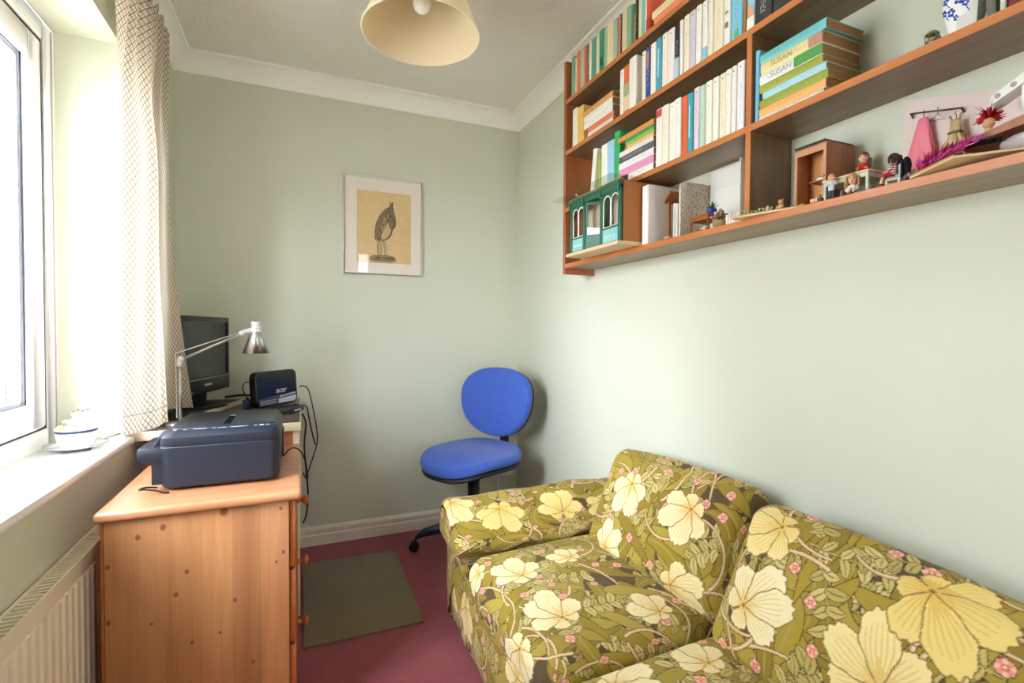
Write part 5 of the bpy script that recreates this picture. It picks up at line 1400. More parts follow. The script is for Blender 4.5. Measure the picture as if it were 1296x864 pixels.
# little porch frame: brown post, sloping hood, white boards
pf_ = thing('toy_porch', 'small red brown porch frame with sloping hood and white boards', 'toy', (1.12, 1.25, ZS))
M_rb = wood('red_brown_toy_wood', '#b06a3a', '#8a4c28', 'Z', 2, .4)
MB().box(1.085, 1.093, 1.262, 1.270, ZS, ZS+.125).box(1.15, 1.158, 1.262, 1.270, ZS, ZS+.125).build('post', M_rb, pf_)
MB().prism([(1.074, 0), (1.160, 0), (1.160, .006), (1.074, .006)], 1, -.026, .016, T(0, 1.262, ZS+.130) @ Rx(math.radians(-42))).build('hood', M_rb, pf_)
for k in range(3): MB().box(1.092+k*.0, 1.150, 1.246-k*.007, 1.250-k*.007, ZS, ZS+.115-.002*k).build('board', M_trim, pf_)
MB().box(1.093, 1.150, 1.2515, 1.2535, ZS, ZS+.115).build('board', mat('mauve_strip', '#8a6a70', .6), pf_)
pb_ = tag(MB().ball((1.078, 1.262, ZS+.0065), (.012, .010, .0065), 12, 8).build('toy_stone', mat('peach_stone', '#d9a184', .6)), 'peach coloured rounded pebble at the foot of the toy porch', 'pebble')
# speckled panel with rounded corner and white door panel behind
ma = bpy.data.materials.new('speckled_terrazzo'); ma.use_nodes = True; _t = ma.node_tree; _b = _t.nodes['Principled BSDF']
_v = _t.nodes.new('ShaderNodeTexNoise'); _v.inputs['Scale'].default_value = 260; _c = _t.nodes.new('ShaderNodeTexCoord'); _t.links.new(_c.outputs['Object'], _v.inputs['Vector'])
_r = _t.nodes.new('ShaderNodeValToRGB'); _t.links.new(_v.outputs['Fac'], _r.inputs[0]); _r.color_ramp.elements[0].position = .37; _r.color_ramp.elements[0].color = (*lin('#8f7a64'), 1); _r.color_ramp.elements[1].position = .44; _r.color_ramp.elements[1].color = (*lin('#ddd0be'), 1)
_t.links.new(_r.outputs[0], _b.inputs['Base Color']); M_spk = ma
def corner_poly(x0, x1, z0_, z1_, r):
    return [(x0, z0_), (x1, z0_), (x1, z1_)]+[(x0+r-r*math.sin(t), z1_-r+r*math.cos(t)) for t in np.linspace(0, math.pi/2, 9)]
o = MB().prism(corner_poly(1.088, 1.208, ZS, ZS+.176, .022), 1, 1.214, 1.218).build('speckled_panel', M_spk); tag(o, 'speckled beige upright panel with one rounded corner behind the toy table', 'panel')
MB().prism([(a_-.0012, b_+.0003) for a_, b_ in corner_poly(1.088, 1.208, ZS, ZS+.176, .022)], 1, 1.2182, 1.2196).build('edge_band', M_trim, o)
wd = thing('white_door_panel', 'white upright toy door panel leaning against the wall left of the divider', 'panel', (1.2, 1.13, ZS))
MB().box(1.203, 1.209, 1.062, 1.208, ZS, ZS+.214).build('board', M_trim, wd, .0008)
MB().box(1.2005, 1.2035, 1.085, 1.185, ZS+.01, ZS+.15).build('raised_panel', M_trim, wd, .001)
MB().box(1.165, 1.206, 1.056, 1.0615, ZS, ZS+.210).build('end_board', mat('pinkish_white_board', '#e9dcd8', .6), wd, .0008)
# toy table, plant in blue pot, flower basket, pebbles
M_tt = wood('orange_toy_wood', '#b9652f', '#974a20', 'Y', 2, .35)
tt = thing('toy_table', 'tiny orange brown wooden side table carrying a blue plant pot', 'table', (1.11, 1.12, ZS))
MB().box(1.078, 1.150, 1.090, 1.168, ZS+.046, ZS+.0495).build('table_top', M_tt, tt, .0008)
MB().box(1.082, 1.146, 1.094, 1.164, ZS+.036, ZS+.046).build('apron', M_tt, tt)
for x in (1.082, 1.142):
    for y in (1.094, 1.160): MB().box(x, x+.004, y, y+.004, ZS, ZS+.037).build('leg', M_tt, tt)
M_lf = mat('dark_plant_green', '#3f6b3a', .6)
bp = thing('blue_pot_plant', 'tiny cobalt blue pot with a spiky green plant on the toy table', 'plant', (1.115, 1.112, ZS+.0497))
MB().lathe([(0, ZS+.0497), (.008, ZS+.0497), (.0135, ZS+.064), (.0145, ZS+.068), (.012, ZS+.068), (0, ZS+.066)], 16, None, 1.115, 1.112, caps=False).build('pot', mat('cobalt_glaze', '#2c3aa8', .15), bp)
def leafy(cx, cy, cz, n, ln, wd_, mt, parent, up=.8, seed=1, name='leaf'):
    rg = random.Random(seed)
    for k in range(n):
        a = k*2.4+rg.uniform(-.3, .3); el_ = rg.uniform(up*.5, up*1.3); l = ln*rg.uniform(.7, 1.1)
        P = [Vector((cx+math.cos(a)*l*t*math.cos(el_), cy+math.sin(a)*l*t*math.cos(el_), cz+l*t*math.sin(el_)-l*.25*t*t)) for t in (0, .35, .7, 1)]
        s = Vector((-math.sin(a), math.cos(a), .15))
        vs = []
        for p, w_ in zip(P, (.4, 1, .7, .05)): vs += [p+s*wd_*w_, p-s*wd_*w_]
        MB().add(vs, [(0, 1, 3, 2), (2, 3, 5, 4), (4, 5, 7, 6)], True).build(name, mt, parent)
leafy(1.115, 1.112, ZS+.066, 14, .036, .003, M_lf, bp, 1.0, 2)
fb = thing('flower_basket', 'tiny round basket of dusty pink flowers at the shelf front', 'basket', (1.09, 1.056, ZS))
MB().lathe([(0, ZS), (.017, ZS), (.021, ZS+.010), (.022, ZS+.020), (.019, ZS+.020), (0, ZS+.016)], 18, None, 1.09, 1.056, caps=False).build('basket', mat('tan_wicker', '#b78f63', .8, bump=.5, bscale=500), fb)
rg = random.Random(8); M_fl = [mat('dusty_rose', '#c98f8a', .7), mat('pale_rose', '#dcb6a8', .7), mat('sage_leaf', '#7f8f68', .7)]
for k in range(26):
    a = rg.uniform(0, 6.28); q = rg.uniform(0, .027); zz = ZS+.022+rg.uniform(.004, .03)*(1-q/.04)+.004
    MB().ball((1.09+q*math.cos(a), 1.056+q*math.sin(a), zz), (.0055, .0055, .0042), 7, 5).tube([(1.09+q*math.cos(a), 1.056+q*math.sin(a), zz), (1.09+q*.5*math.cos(a), 1.056+q*.5*math.sin(a), ZS+.016)], .0009, 4).build('flower', M_fl[k % 3], fb)
for k, (y, x, r_) in enumerate(((1.105, 1.072, .008), (1.094, 1.074, .0095), (1.083, 1.069, .006))):
    tag(MB().ball((x, y, ZS+r_*.7), (r_, r_, r_*.7), 10, 7).build('pebble', mat('pale_pebble', ('#d9b7a2', '#e6d6cc', '#8a6a58')[k], .6)), ('peach small pebble in front of the toy table', 'palest round pebble between toy table and flower basket', 'small brown pebble just left of the flower basket')[k], 'pebble', 'pebbles on the lowest shelf')

# garden tray lying askew in front of the divider, overhanging the shelf edge
M_traywood = mat('thin_tray_wood', '#a9784c', .6); M_bean = mat('pale_shoot_green', '#a9b070', .7); M_terra = mat('pale_terracotta', '#d5a98c', .7)
def quad_slab(name, mt, parent, pts, th):
    vs = [Vector(p) for p in pts]+[Vector(p)+Vector((0, 0, th)) for p in pts]
    return MB().add(vs, [(0, 1, 2, 3), (4, 5, 6, 7), (0, 1, 5, 4), (1, 2, 6, 5), (2, 3, 7, 6), (3, 0, 4, 7)]).build(name, mt, parent)
gt = thing('toy_garden_tray', 'thin wooden tray of tiny shoots lying askew in front of the dividing upright', 'tray', (1.06, .88, ZS))
A, B, Cc, Dd = (1.022, .956), (1.079, .795), (1.108, .806), (1.048, .966)
quad_slab('board', M_ply, gt, [(x, y, ZS) for x, y in (A, B, Cc, Dd)], .004)
quad_slab('rim', M_traywood, gt, [(x, y, ZS+.004) for x, y in (A, B, (B[0]+.003, B[1]+.001), (A[0]+.003, A[1]+.001))], .002)
quad_slab('soil', mat('dark_soil', '#4f4234', .9), gt, [(x+(.006 if k in (0, 1) else -.004), y+(-.006 if k in (0, 3) else .006), ZS+.004) for k, (x, y) in enumerate((A, B, Cc, Dd))], .0012)
rg = random.Random(6)
for k in range(9):
    f = .10+.055*k; x = A[0]+(B[0]-A[0])*f+.014; y = A[1]+(B[1]-A[1])*f+.004; h_ = rg.uniform(.010, .018)
    sh = MB().tube([(x, y, ZS+.004), (x+.001, y, ZS+.004+h_)], .0016, 5)
    for s in (-1, 1): sh.tube([(x, y, ZS+.004+h_*.6), (x+.003, y+s*.005, ZS+.004+h_)], [.0016, .0006], 5)
    sh.build('shoot', M_bean, gt)
def plain(o, name, label, cat, group=None): o.name = name; return tag(o, label, cat, group)
# small figures and pots standing in the tray
pt_ = thing('toy_teddy', 'tiny tan teddy sitting on the garden tray', 'toy', (1.078, .855, ZS+.0055))
x, y, z = 1.078, .855, ZS+.0055
MB().ball((x, y, z+.008), (.007, .007, .008), 10, 7).ball((x-.001, y, z+.020), .0058, 10, 7).ball((x, y+.0045, z+.025), .0022, 6, 5).ball((x, y-.0045, z+.025), .0022, 6, 5).tube([(x, y+.005, z+.012), (x-.006, y+.008, z+.008)], .0024, 6).tube([(x, y-.005, z+.012), (x-.006, y-.008, z+.008)], .0024, 6).tube([(x, y+.004, z+.003), (x-.010, y+.006, z+.003)], .003, 6).tube([(x, y-.004, z+.003), (x-.010, y-.006, z+.003)], .003, 6).build('body', mat('tan_teddy_plush', '#c79a6a', .95), pt_)
MB().ball((x-.0058, y, z+.0185), (.0018, .0022, .0018), 6, 5).build('muzzle', M_terra, pt_)
tp = thing('toy_flowerpot', 'tiny pale terracotta bottle pot standing on the garden tray beside the teddy', 'pot', (1.066, .882, ZS+.0055))
MB().lathe([(0, ZS+.0055), (.005, ZS+.0055), (.0055, ZS+.013), (.003, ZS+.017), (.0035, ZS+.020), (0, ZS+.020)], 12, None, 1.066, .882, caps=False).build('pot', M_terra, tp)
wl = thing('toy_wheelbarrow_box', 'small pale pink wooden box on the shelf in front of the toy cupboard', 'box', (1.10, .785, ZS))
MB().box(1.093, 1.108, .752, .792, ZS+.009, ZS+.018).build('box', mat('pale_pink_wood', '#d9ad96', .6), wl, .001)
for yy in (.756, .786): MB().box(1.095, 1.106, yy, yy+.003, ZS, ZS+.010).build('leg', M_traywood, wl)
plain(MB().ball((1.084, .805, ZS+.0080), (.006, .008, .0022), 10, 6).build('toy_lettuce', mat('lime_lettuce', '#b5c63e', .6)), 'toy_lettuce', 'tiny lime green toy lettuce on the near end of the garden tray', 'toy')
cr_ = thing('toy_crate', 'tiny dark crate with twigs standing left of the cream toy table', 'crate', (1.092, .765-.020, ZS))
MB().box(1.084, 1.094, .757, .768, ZS, ZS+.014).build('crate', mat('dark_crate_wood', '#5d4330', .7), cr_, .0006)
for k in range(4): MB().tube([(1.089, .762+.001*k, ZS+.012), (1.087+.002*k, .759+.003*k, ZS+.022)], .0007, 4).build('twig', M_bark, cr_)
# white picket trough left of the divider
pk_ = thing('picket_trough', 'tiny white picket trough with sage leaves left of the dividing upright', 'planter', (1.09, 1.0, ZS))
for k in range(6): MB().box(1.074, 1.0765, .972+.0085*k, .979+.0085*k, ZS, ZS+.028).build('picket', mat('pinkish_picket', '#e8dad2', .6), pk_)
MB().box(1.0765, 1.095, .972, 1.022, ZS, ZS+.020).build('trough', M_trim, pk_)
leafy(1.086, .998, ZS+.018, 12, .022, .0035, mat('sage_plant', '#7c8a5e', .7), pk_, .9, 5)

# toy cupboard with scalloped tile roof
M_cup = wood('reddish_toy_cupboard', '#b0714c', '#8f5638', 'Z', 2, .5); M_cupin = mat('orange_cupboard_back', '#e8a869', .6)
cb = thing('toy_cupboard', 'open reddish wooden toy cupboard with dark scalloped tile roof edge', 'cupboard', (1.155, .80, ZS))
cx0, cx1, cy0, cy1, cz1 = 1.105, 1.205, .762, .840, 1.556
MB().box(cx0, cx1, cy0, cy0+.004, ZS, cz1).box(cx0, cx1, cy1-.004, cy1, ZS, cz1).build('side', M_cup, cb)
MB().box(cx1-.048, cx1-.045, cy0+.004, cy1-.004, ZS, cz1).build('back', M_cupin, cb)
MB().box(cx0, cx1, cy0, cy1, ZS, ZS+.005).box(cx0, cx1, cy0-.001, cy1+.001, cz1, cz1+.004).build('floor_and_roof', M_cup, cb)
MB().box(cx0-.001, cx0+.003, cy0, cy1, cz1-.014, cz1).box(cx0-.001, cx0+.003, cy0, cy0+.007, ZS, cz1-.014).box(cx0-.001, cx0+.003, cy1-.006, cy1, ZS, cz1-.014).build('front_frame', mat('pinkish_pine', '#c98f6c', .5), cb)
M_tile = mat('dark_clay_tile', '#4a4038', .7)
for k in range(11): MB().tube([(cx0-.004, cy0+.004+.007*k, cz1+.0062), (cx1-.002, cy0+.004+.007*k, cz1+.0075)], .0030, 7).build('roof_tile', M_tile, cb)
shl = MB().box(cx0+.012, cx1-.048, cy0+.004, cy0+.05, ZS+.063, ZS+.0655).build('shelf', M_cup, cb)
wb_ = thing('toy_dishes', 'tiny white dish with dark buns on the shelf inside the toy cupboard', 'dish', (1.15, .786, ZS+.066))
MB().lathe([(0, ZS+.066), (.010, ZS+.066), (.014, ZS+.071), (.012, ZS+.071), (0, ZS+.068)], 14, None, 1.134, .790, caps=False).build('dish', M_china, wb_)
for k in range(3): MB().ball((1.132+.002*k, .786+.005*k, ZS+.0725), .0042, 8, 6).build('bun', mat('dark_bun', '#5a4034', .7), wb_)
MB().ball((cx0-.002, cy0+.0035, ZS+.068), .0018, 8, 6).build('knob', M_dark, cb)

# cream toy table and the dolls
M_mint = mat('pale_mint_paint', '#c9cdb4', .5); M_mtop = mat('cream_table_top', '#d9c69a', .5)
t2 = thing('toy_kitchen_table', 'long pale mint toy table with cream top where the dolls gather', 'table', (1.12, .71, ZS))
tx0, tx1, ty0, ty1 = 1.088, 1.150, .660, .757
MB().box(tx0-.002, tx1+.002, ty0-.002, ty1+.002, ZS+.046, ZS+.050).build('table_top', M_mtop, t2, .0008)
MB().box(tx0+.001, tx1, ty0+.001, ty1-.001, ZS+.036, ZS+.046).build('apron', M_mint, t2)
for x in (tx0+.001, tx1-.005):
    for y in (ty0+.001, ty1-.006): MB().box(x, x+.005, y, y+.005, ZS, ZS+.037).build('leg', M_mint, t2)
M_skin = mat('doll_skin', '#e3b294', .5); M_eye = mat('doll_eye', '#3a2f2c', .4); M_lip = mat('doll_lip', '#c0625c', .5)
def doll(label, loc_, rz, seat, H, hr, cloth, legs, hair, hairlong=0, seed=1, stripes=None, shoes='#3b3230'):
    """toy doll facing its own +x; H = height of the head centre above the base"""
    d = thing('doll', label, 'doll', loc_, rz)
    hip = (.012 if seat else H*.42); nk = H-hr*1.05; sw = hr*1.0
    b = MB()
    b.tube([(0, 0, hip), (0, 0, hip+(nk-hip)*.5), (0, 0, nk-hr*.15), (0, 0, nk+hr*.1), (0, 0, H-hr*.4)], [hr*.62, hr*.66, hr*.58, hr*.30, hr*.32], 12)
    b.ball((0, 0, H), (hr*.92, hr*.86, hr*1.05), 16, 12).ball((hr*.93, 0, H-hr*.12), (hr*.14, hr*.12, hr*.14), 8, 6)
    for s in (-1, 1):
        b.ball((0, s*hr*.86, H-hr*.05), (hr*.16, hr*.10, hr*.2), 8, 6)
        arm_ = [(0, s*hr*.6, nk-hr*.25), (hr*.25, s*sw*.98, nk-hr*1.0), (hr*1.05, s*sw*.75, nk-hr*1.35), (hr*1.45, s*sw*.62, nk-hr*1.30)]
        b.tube(arm_, [hr*.26, hr*.23, hr*.19, hr*.15], 8).ball(arm_[-1], hr*.2, 8, 6)
        if seat: lg = [(0, s*hr*.36, hip), (hr*1.4, s*hr*.42, hip+.001), (hr*1.7, s*hr*.42, hip-.009 if loc_[2] > ZS+.005 else hip-.004), (hr*2.0, s*hr*.42, .004 if loc_[2] <= ZS+.005 else -.012)]
        else: lg = [(0, s*hr*.36, hip), (hr*.08, s*hr*.38, hip*.5), (0, s*hr*.38, .004)]
        b.tube(lg, [hr*.38]+[hr*.30]*(len(lg)-2)+[hr*.22], 8)
    b.build('body', M_skin, d, local=True)
    c = MB().tube([(0, 0, hip-.001), (0, 0, hip+(nk-hip)*.4), (0, 0, nk-hr*.3), (0, 0, nk)], [hr*.80, hr*.78, hr*.72, hr*.36], 14)
    for s in (-1, 1): c.tube([(0, s*hr*.55, nk-hr*.25), (hr*.25, s*sw*.98, nk-hr*1.0), (hr*1.0, s*sw*.76, nk-hr*1.34)], [hr*.36, hr*.32, hr*.27], 9)
    c.build('clothing', cloth, d, local=True)
    t_ = MB()
    for s in (-1, 1):
        if seat: t_.tube([(0, s*hr*.36, hip), (hr*1.4, s*hr*.42, hip+.001), (hr*1.62, s*hr*.42, hip-.004)], [hr*.46, hr*.38, hr*.34], 9)
        else: t_.tube([(0, s*hr*.36, hip+.002), (hr*.08, s*hr*.38, hip*.5), (0, s*hr*.38, .006)], [hr*.46, hr*.40, hr*.38], 9)
    t_.build('trousers' if not seat else 'leggings', legs, d, local=True)
    if not seat:
        for s in (-1, 1): MB().ball((hr*.25, s*hr*.38, .0028), (hr*.62, hr*.36, .0028), 10, 6).build('shoe', mat('doll_shoe', shoes, .5), d, local=True)
    # hair: cap over the crown and back, optional long locks
    hm = MB(); vs = []; fs = []; n, m_ = 20, 10
    for i in range(m_+1):
        for j in range(n):
            a = 2*math.pi*j/n; fr = .5+.5*math.cos(a)          # fr=1 at the face
            thm = math.radians(122-48*fr); th = thm*i/m_
            k = 1.10+.04*math.sin(a*7+seed)
            vs.append((hr*.92*k*math.sin(th)*math.cos(a)-hr*.03, hr*.88*k*math.sin(th)*math.sin(a), H+hr*1.07*k*math.cos(th)))
    fs = [(i*n+j, i*n+(j+1) % n, (i+1)*n+(j+1) % n, (i+1)*n+j) for i in range(m_) for j in range(n)]
    hm.add(vs, fs, True)
    rg = random.Random(seed)
    if hairlong:
        for k in range(22):
            a = math.radians(rg.uniform(62, 298)); q = hr*rg.uniform(.92, 1.08)
            P = [(q*math.cos(a), q*math.sin(a)*.95, H+hr*.55), (q*1.14*math.cos(a), q*1.12*math.sin(a), H-hr*.2), (q*1.2*math.cos(a), q*1.18*math.sin(a), H-hr*hairlong*rg.uniform(.8, 1.05))]
            hm.tube(catmull(P, 8), [hr*.2]*6+[hr*.15, hr*.05], 6)
    hm.build('hair', hair, d, local=True)
    for s in (-1, 1): MB().ball((hr*.82, s*hr*.34, H+hr*.05), (hr*.09, hr*.12, hr*.14), 8, 6).build('eye', M_eye, d, local=True)
    MB().ball((hr*.84, 0, H-hr*.48), (hr*.06, hr*.22, hr*.07), 8, 6).build('mouth', M_lip, d, local=True)
    return d
M_red = mat('red_knit', '#c8262e', .8, bump=.3, bscale=900); M_shirt = mat('pale_blue_shirt', '#d5dbe8', .8); M_trs = mat('grey_trousers', '#4b4f5c', .8)
M_wdress = mat('white_print_dress', '#e4dfe4', .8); M_blond = mat('blond_doll_hair', '#cf9f62', .6, bump=.6, bscale=500); M_brown = mat('auburn_doll_hair', '#8a4a32', .6, bump=.5, bscale=500); M_dkhair = mat('dark_brown_doll_hair', '#4a2a26', .6, bump=.5, bscale=500)
def stripe_mat():
    ma = bpy.data.materials.new('pink_striped_jersey'); ma.use_nodes = True; t = ma.node_tree; b = t.nodes['Principled BSDF']; co = t.nodes.new('ShaderNodeTexCoord'); s = t.nodes.new('ShaderNodeSeparateXYZ'); t.links.new(co.outputs['Object'], s.inputs[0])
    m1 = t.nodes.new('ShaderNodeMath'); m1.operation = 'MULTIPLY_ADD'; t.links.new(s.outputs['Z'], m1.inputs[0]); m1.inputs[1].default_value = 210; t.links.new(s.outputs['X'], m1.inputs[2])
    f = t.nodes.new('ShaderNodeMath'); f.operation = 'FRACT'; t.links.new(m1.outputs[0], f.inputs[0]); g = t.nodes.new('ShaderNodeMath'); g.operation = 'GREATER_THAN'; g.inputs[1].default_value = .5; t.links.new(f.outputs[0], g.inputs[0])
    mi = t.nodes.new('ShaderNodeMix'); mi.data_type = 'RGBA'; t.links.new(g.outputs[0], mi.inputs['Factor']); mi.inputs['A'].default_value = (*lin('#f2e6ea'), 1); mi.inputs['B'].default_value = (*lin('#c2385c'), 1); t.links.new(mi.outputs['Result'], b.inputs['Base Color']); b.inputs['Roughness'].default_value = .8
    return ma
doll('tiny standing doll in pale shirt and grey trousers before the toy table', (1.073, .728, ZS), math.radians(215), False, .0485, .0074, M_shirt, M_trs, M_blond, 0, 1)
doll('small blond long haired doll in white dress sitting at the shelf edge', (1.085, .690, ZS), math.radians(205), True, .0355, .0108, M_wdress, M_wdress, M_blond, 2.2, 2)
doll('small doll in a red jumper sitting behind the mint toy table', (1.172, .722, ZS+.052), math.radians(200), True, .052, .0112, M_red, M_red, M_brown, 0, 3)
doll('small doll in a pink striped jersey sitting at the table end', (1.110, .625, ZS+.020), math.radians(100), True, .041, .0105, stripe_mat(), M_red, M_dkhair, 1.2, 4)
M_wchair = mat('white_toy_chair', '#e9e6dc', .5); M_cush = mat('dark_navy_cloth', '#1f2430', .8)
def toy_chair(label, x, y, rz, sh, back, backmat):
    t = thing('toy_chair', label, 'chair', (x, y, ZS), rz)
    MB().box(-.013, .012, -.013, .013, sh-.003, sh).build('seat', M_wchair, t, .0006, local=True)
    for a in (-.012, .009):
        for b in (-.012, .009): MB().box(a, a+.003, b, b+.003, 0, sh-.003).build('leg', M_wchair, t, local=True)
    MB().box(-.016, -.013, -.013, .013, sh-.002, back).build('backrest', backmat, t, .001, local=True)
toy_chair('white toy chair under the striped jersey doll', 1.110, .622, math.radians(100), .0195, .050, M_cush)
toy_chair('pale toy chair under the red jumper doll behind the table', 1.174, .723, math.radians(200), .0515, .106, mat('grey_green_backrest', '#7f8f88', .6))
plain(MB().ball((1.083, .634, ZS+.005), (.007, .008, .005), 10, 7).build('toy_bag', mat('dark_red_bag', '#8a2f2c', .7)), 'toy_bag', 'tiny dark red bag lying by the feet of the striped doll', 'bag')
bg_ = thing('toy_rucksack', 'black toy rucksack hanging behind the striped jersey doll', 'bag', (1.135, .594, ZS+.03))
MB().ball((1.118, .606, ZS+.044), (.010, .008, .018), 12, 8).tube([(1.112, .604, ZS+.05), (1.112, .600, ZS+.02), (1.114, .594, ZS+.002)], [.006, .007, .005], 8).build('bag', mat('black_fluff', '#17181b', .9, bump=.5, bscale=300), bg_)

# pink panel with the dress rail
pp = thing('pink_backdrop_panel', 'pale pink card panel with a dress rail standing against the wall', 'panel', (1.2, .58, ZS))
MB().add([(1.200, .657, ZS+.001), (1.200, .380, ZS+.001), (1.200, .380, 1.545), (1.200, .657, 1.622), (1.205, .657, ZS+.001), (1.205, .380, ZS+.001), (1.205, .380, 1.545), (1.205, .657, 1.622)], [(0, 1, 2, 3), (4, 5, 6, 7), (0, 1, 5, 4), (1, 2, 6, 5), (2, 3, 7, 6), (3, 0, 4, 7)]).build('board', M_pinkw, pp)
M_rail = mat('bronze_rail', '#6a5a48', .4, metal=.7)
MB().tube([(1.190, .640, 1.586), (1.190, .550, 1.562)], .0016, 8).tube([(1.200, .639, 1.578), (1.190, .639, 1.586)], .0022, 8).tube([(1.200, .551, 1.556), (1.190, .551, 1.562)], .0022, 8).build('rail', M_rail, pp)
def gown(name, label, mt, y, ztop, zbot, w0, w1, x=1.188, folds=7, waist=None, lean=0, belt=None):
    t = thing(name, label, 'dress', (x, y, zbot)); n, m_ = 40, 18; vs = []
    for i in range(m_+1):
        f = i/m_; z = ztop+(zbot-ztop)*f
        w_ = w0+(w1-w0)*f**.8
        if waist and f < .62: w_ = w0+(waist-w0)*math.sin(min(1, f/.42)*math.pi/2) if f < .42 else waist+(w1-waist)*((f-.42)/.58)
        for j in range(n):
            a = 2*math.pi*j/n; k = 1+.28*f*math.sin(folds*a+f*2)
            vs.append((x+.009*math.sin(a)*k*(.4+.6*f)-.002, y+lean*f+w_*math.cos(a)*k, z+(.004*math.sin(a*3) if i == m_ else 0)))
    fs = [(i*n+j, i*n+(j+1) % n, (i+1)*n+(j+1) % n, (i+1)*n+j) for i in range(m_) for j in range(n)]+[tuple(range(n))]
    MB().add(vs, fs, True).build('skirt' if waist else 'cloth', mt, t)
    hk = MB().tube([(x, y, ztop-.001), (x, y, ztop+.010), (x+.001, y+.003, ztop+.014), (x+.001, y, ztop+.017)], .0008, 5)
    hk.build('hanger_hook', M_rail, t)
    if belt:
        MB().box(x-.010, x+.006, y-waist*1.05, y+waist*1.05, ztop-(ztop-zbot)*.44, ztop-(ztop-zbot)*.38).build('belt', belt, t)
        for s in (-1, 1): MB().tube([(x-.003, y+s*w0*.7, ztop-.002), (x-.003, y+s*w0*1.2, ztop+.010)], .002, 6).build('strap', mt, t)
    return t
gown('pink_gown', 'bright pink toy gown hanging from the left end of the dress rail', mat('bright_pink_satin', '#ef7d92', .45, sheen=.3), .614, 1.566, 1.452, .008, .029, folds=5, lean=.003)
gown('gold_dress', 'gold and white toy dress hanging at the right of the rail', mat('gold_lame', '#c9b183', .35, metal=.4), .556, 1.540, 1.478, .008, .020, x=1.183, waist=.009, belt=mat('brown_belt', '#6f5a3a', .6))
hgr = MB().tube([(1.189, .590, 1.580), (1.189, .590, 1.566), (1.189, .604, 1.556), (1.189, .577, 1.552), (1.189, .590, 1.566)], .0008, 5).build('wire_hanger', M_rail)
tag(hgr, 'empty wire toy hanger on the rail between the two dresses', 'hanger')
# tilted tray, feathers, brown chest lid, pillow, red haired doll head, white steps
t3 = thing('toy_tray', 'tilted thin wooden tray at the right end below the pink panel', 'tray', (1.1, .49, ZS))
quad_slab('board', M_ply, t3, [(1.062, .570, ZS), (1.028, .486, ZS+.008), (1.10, .395, ZS+.008), (1.165, .50, ZS)], .004)
quad_slab('rim', M_traywood, t3, [(1.062, .570, ZS+.004), (1.028, .486, ZS+.012), (1.031, .487, ZS+.012), (1.065, .570, ZS+.004)], .003)
bx2 = thing('toy_chest', 'open orange edged toy chest with dark inside behind the pink feather', 'box', (1.12, .53, ZS+.012))
M_oe = wood('orange_chest_wood', '#bd7440', '#9d5a2c', 'Y', 2, .4)
zc0 = ZS+.0128
MB().box(1.094, 1.175, .500, .503, zc0, zc0+.030).box(1.094, 1.175, .545, .548, zc0, zc0+.030).box(1.094, 1.097, .503, .545, zc0+.022, zc0+.030).build('frame', M_oe, bx2)
MB().box(1.096, 1.175, .503, .545, zc0, zc0+.022).build('inside', mat('dark_blue_lining', '#2a2c40', .8), bx2)
lid2 = thing('sloping_board', 'reddish brown slanting wooden board at the right end of the lowest shelf', 'board', (1.09, .45, ZS+.05))
MB().add([(1.060, .500, 1.4470), (1.060, .380, 1.4745), (1.17, .380, 1.4745), (1.17, .500, 1.4470), (1.060, .500, 1.4500), (1.060, .380, 1.4775), (1.17, .380, 1.4775), (1.17, .500, 1.4500)], [(0, 1, 2, 3), (4, 5, 6, 7), (0, 1, 5, 4), (1, 2, 6, 5), (2, 3, 7, 6), (3, 0, 4, 7)]).build('lid', M_cup, lid2)
MB().add([(1.058, .500, 1.4440), (1.058, .380, 1.4590), (1.062, .380, 1.4590), (1.062, .500, 1.4440), (1.058, .500, 1.4500), (1.058, .380, 1.4775), (1.062, .380, 1.4775), (1.062, .500, 1.4500)], [(0, 1, 2, 3), (4, 5, 6, 7), (0, 1, 5, 4), (1, 2, 6, 5), (2, 3, 7, 6), (3, 0, 4, 7)]).build('lid_edge', M_cup, lid2)
plw = MB(); plw.ball((1.105, .415, ZS+.026), (.035, .040, .0145), 20, 12); o = plw.build('toy_pillow', mat('white_cotton', '#ece6e8', .9)); tag(o, 'white toy pillow under the slanting brown board', 'pillow')
def feather(label, col, P, w_, n, seed, cols=None):
    rg = random.Random(seed); t = thing('feather', label, 'feather', P[0]); c = catmull(P, 30)
    MB().tube(c, .0008, 4).build('quill', mat('quill', '#3a2a2e', .7), t)
    for ci, cc in enumerate(cols or [col]):
        m_ = MB()
        for k in range(n):
            i = rg.randrange(2, 29); p = Vector(c[i]); d = (Vector(c[min(i+1, 29)])-Vector(c[i-1])).normalized()
            s = Vector((rg.uniform(-1, 1), rg.uniform(-1, 1), rg.uniform(-.3, 1)))*w_+d*w_*.8; q = p+s*rg.uniform(.5, 1); q.z = max(q.z, c[i][2]-.003)
            o_ = d.cross(s).normalized()*.0028
            m_.add([p-o_, p+o_, q+Vector((0, 0, .001))], [(0, 1, 2)])
        m_.build('barbs', mat('feather_barbs', cc, .8), t)
feather('hot pink and purple feather lying on the tilted toy tray', '#d8306e', [(1.060, .555, ZS+.012), (1.05, .53, ZS+.016), (1.045, .50, ZS+.024), (1.05, .475, ZS+.030)], .023, 240, 3, ['#f2478c', '#ff6aa2', '#9556c8'])
feather('black fluffy feather lying right of the pink feather', '#191a1c', [(1.05, .482, ZS+.026), (1.048, .46, ZS+.026), (1.045, .435, ZS+.022)], .009, 170, 4, ['#191a1c', '#232a2a'])
feather('pale grey wispy feather hanging at the left tip of the tilted tray', '#cdbfb6', [(1.064, .585, ZS+.002), (1.066, .572, ZS+.010), (1.07, .555, ZS+.022)], .006, 60, 5, ['#d5b9b0', '#a79a9c'])
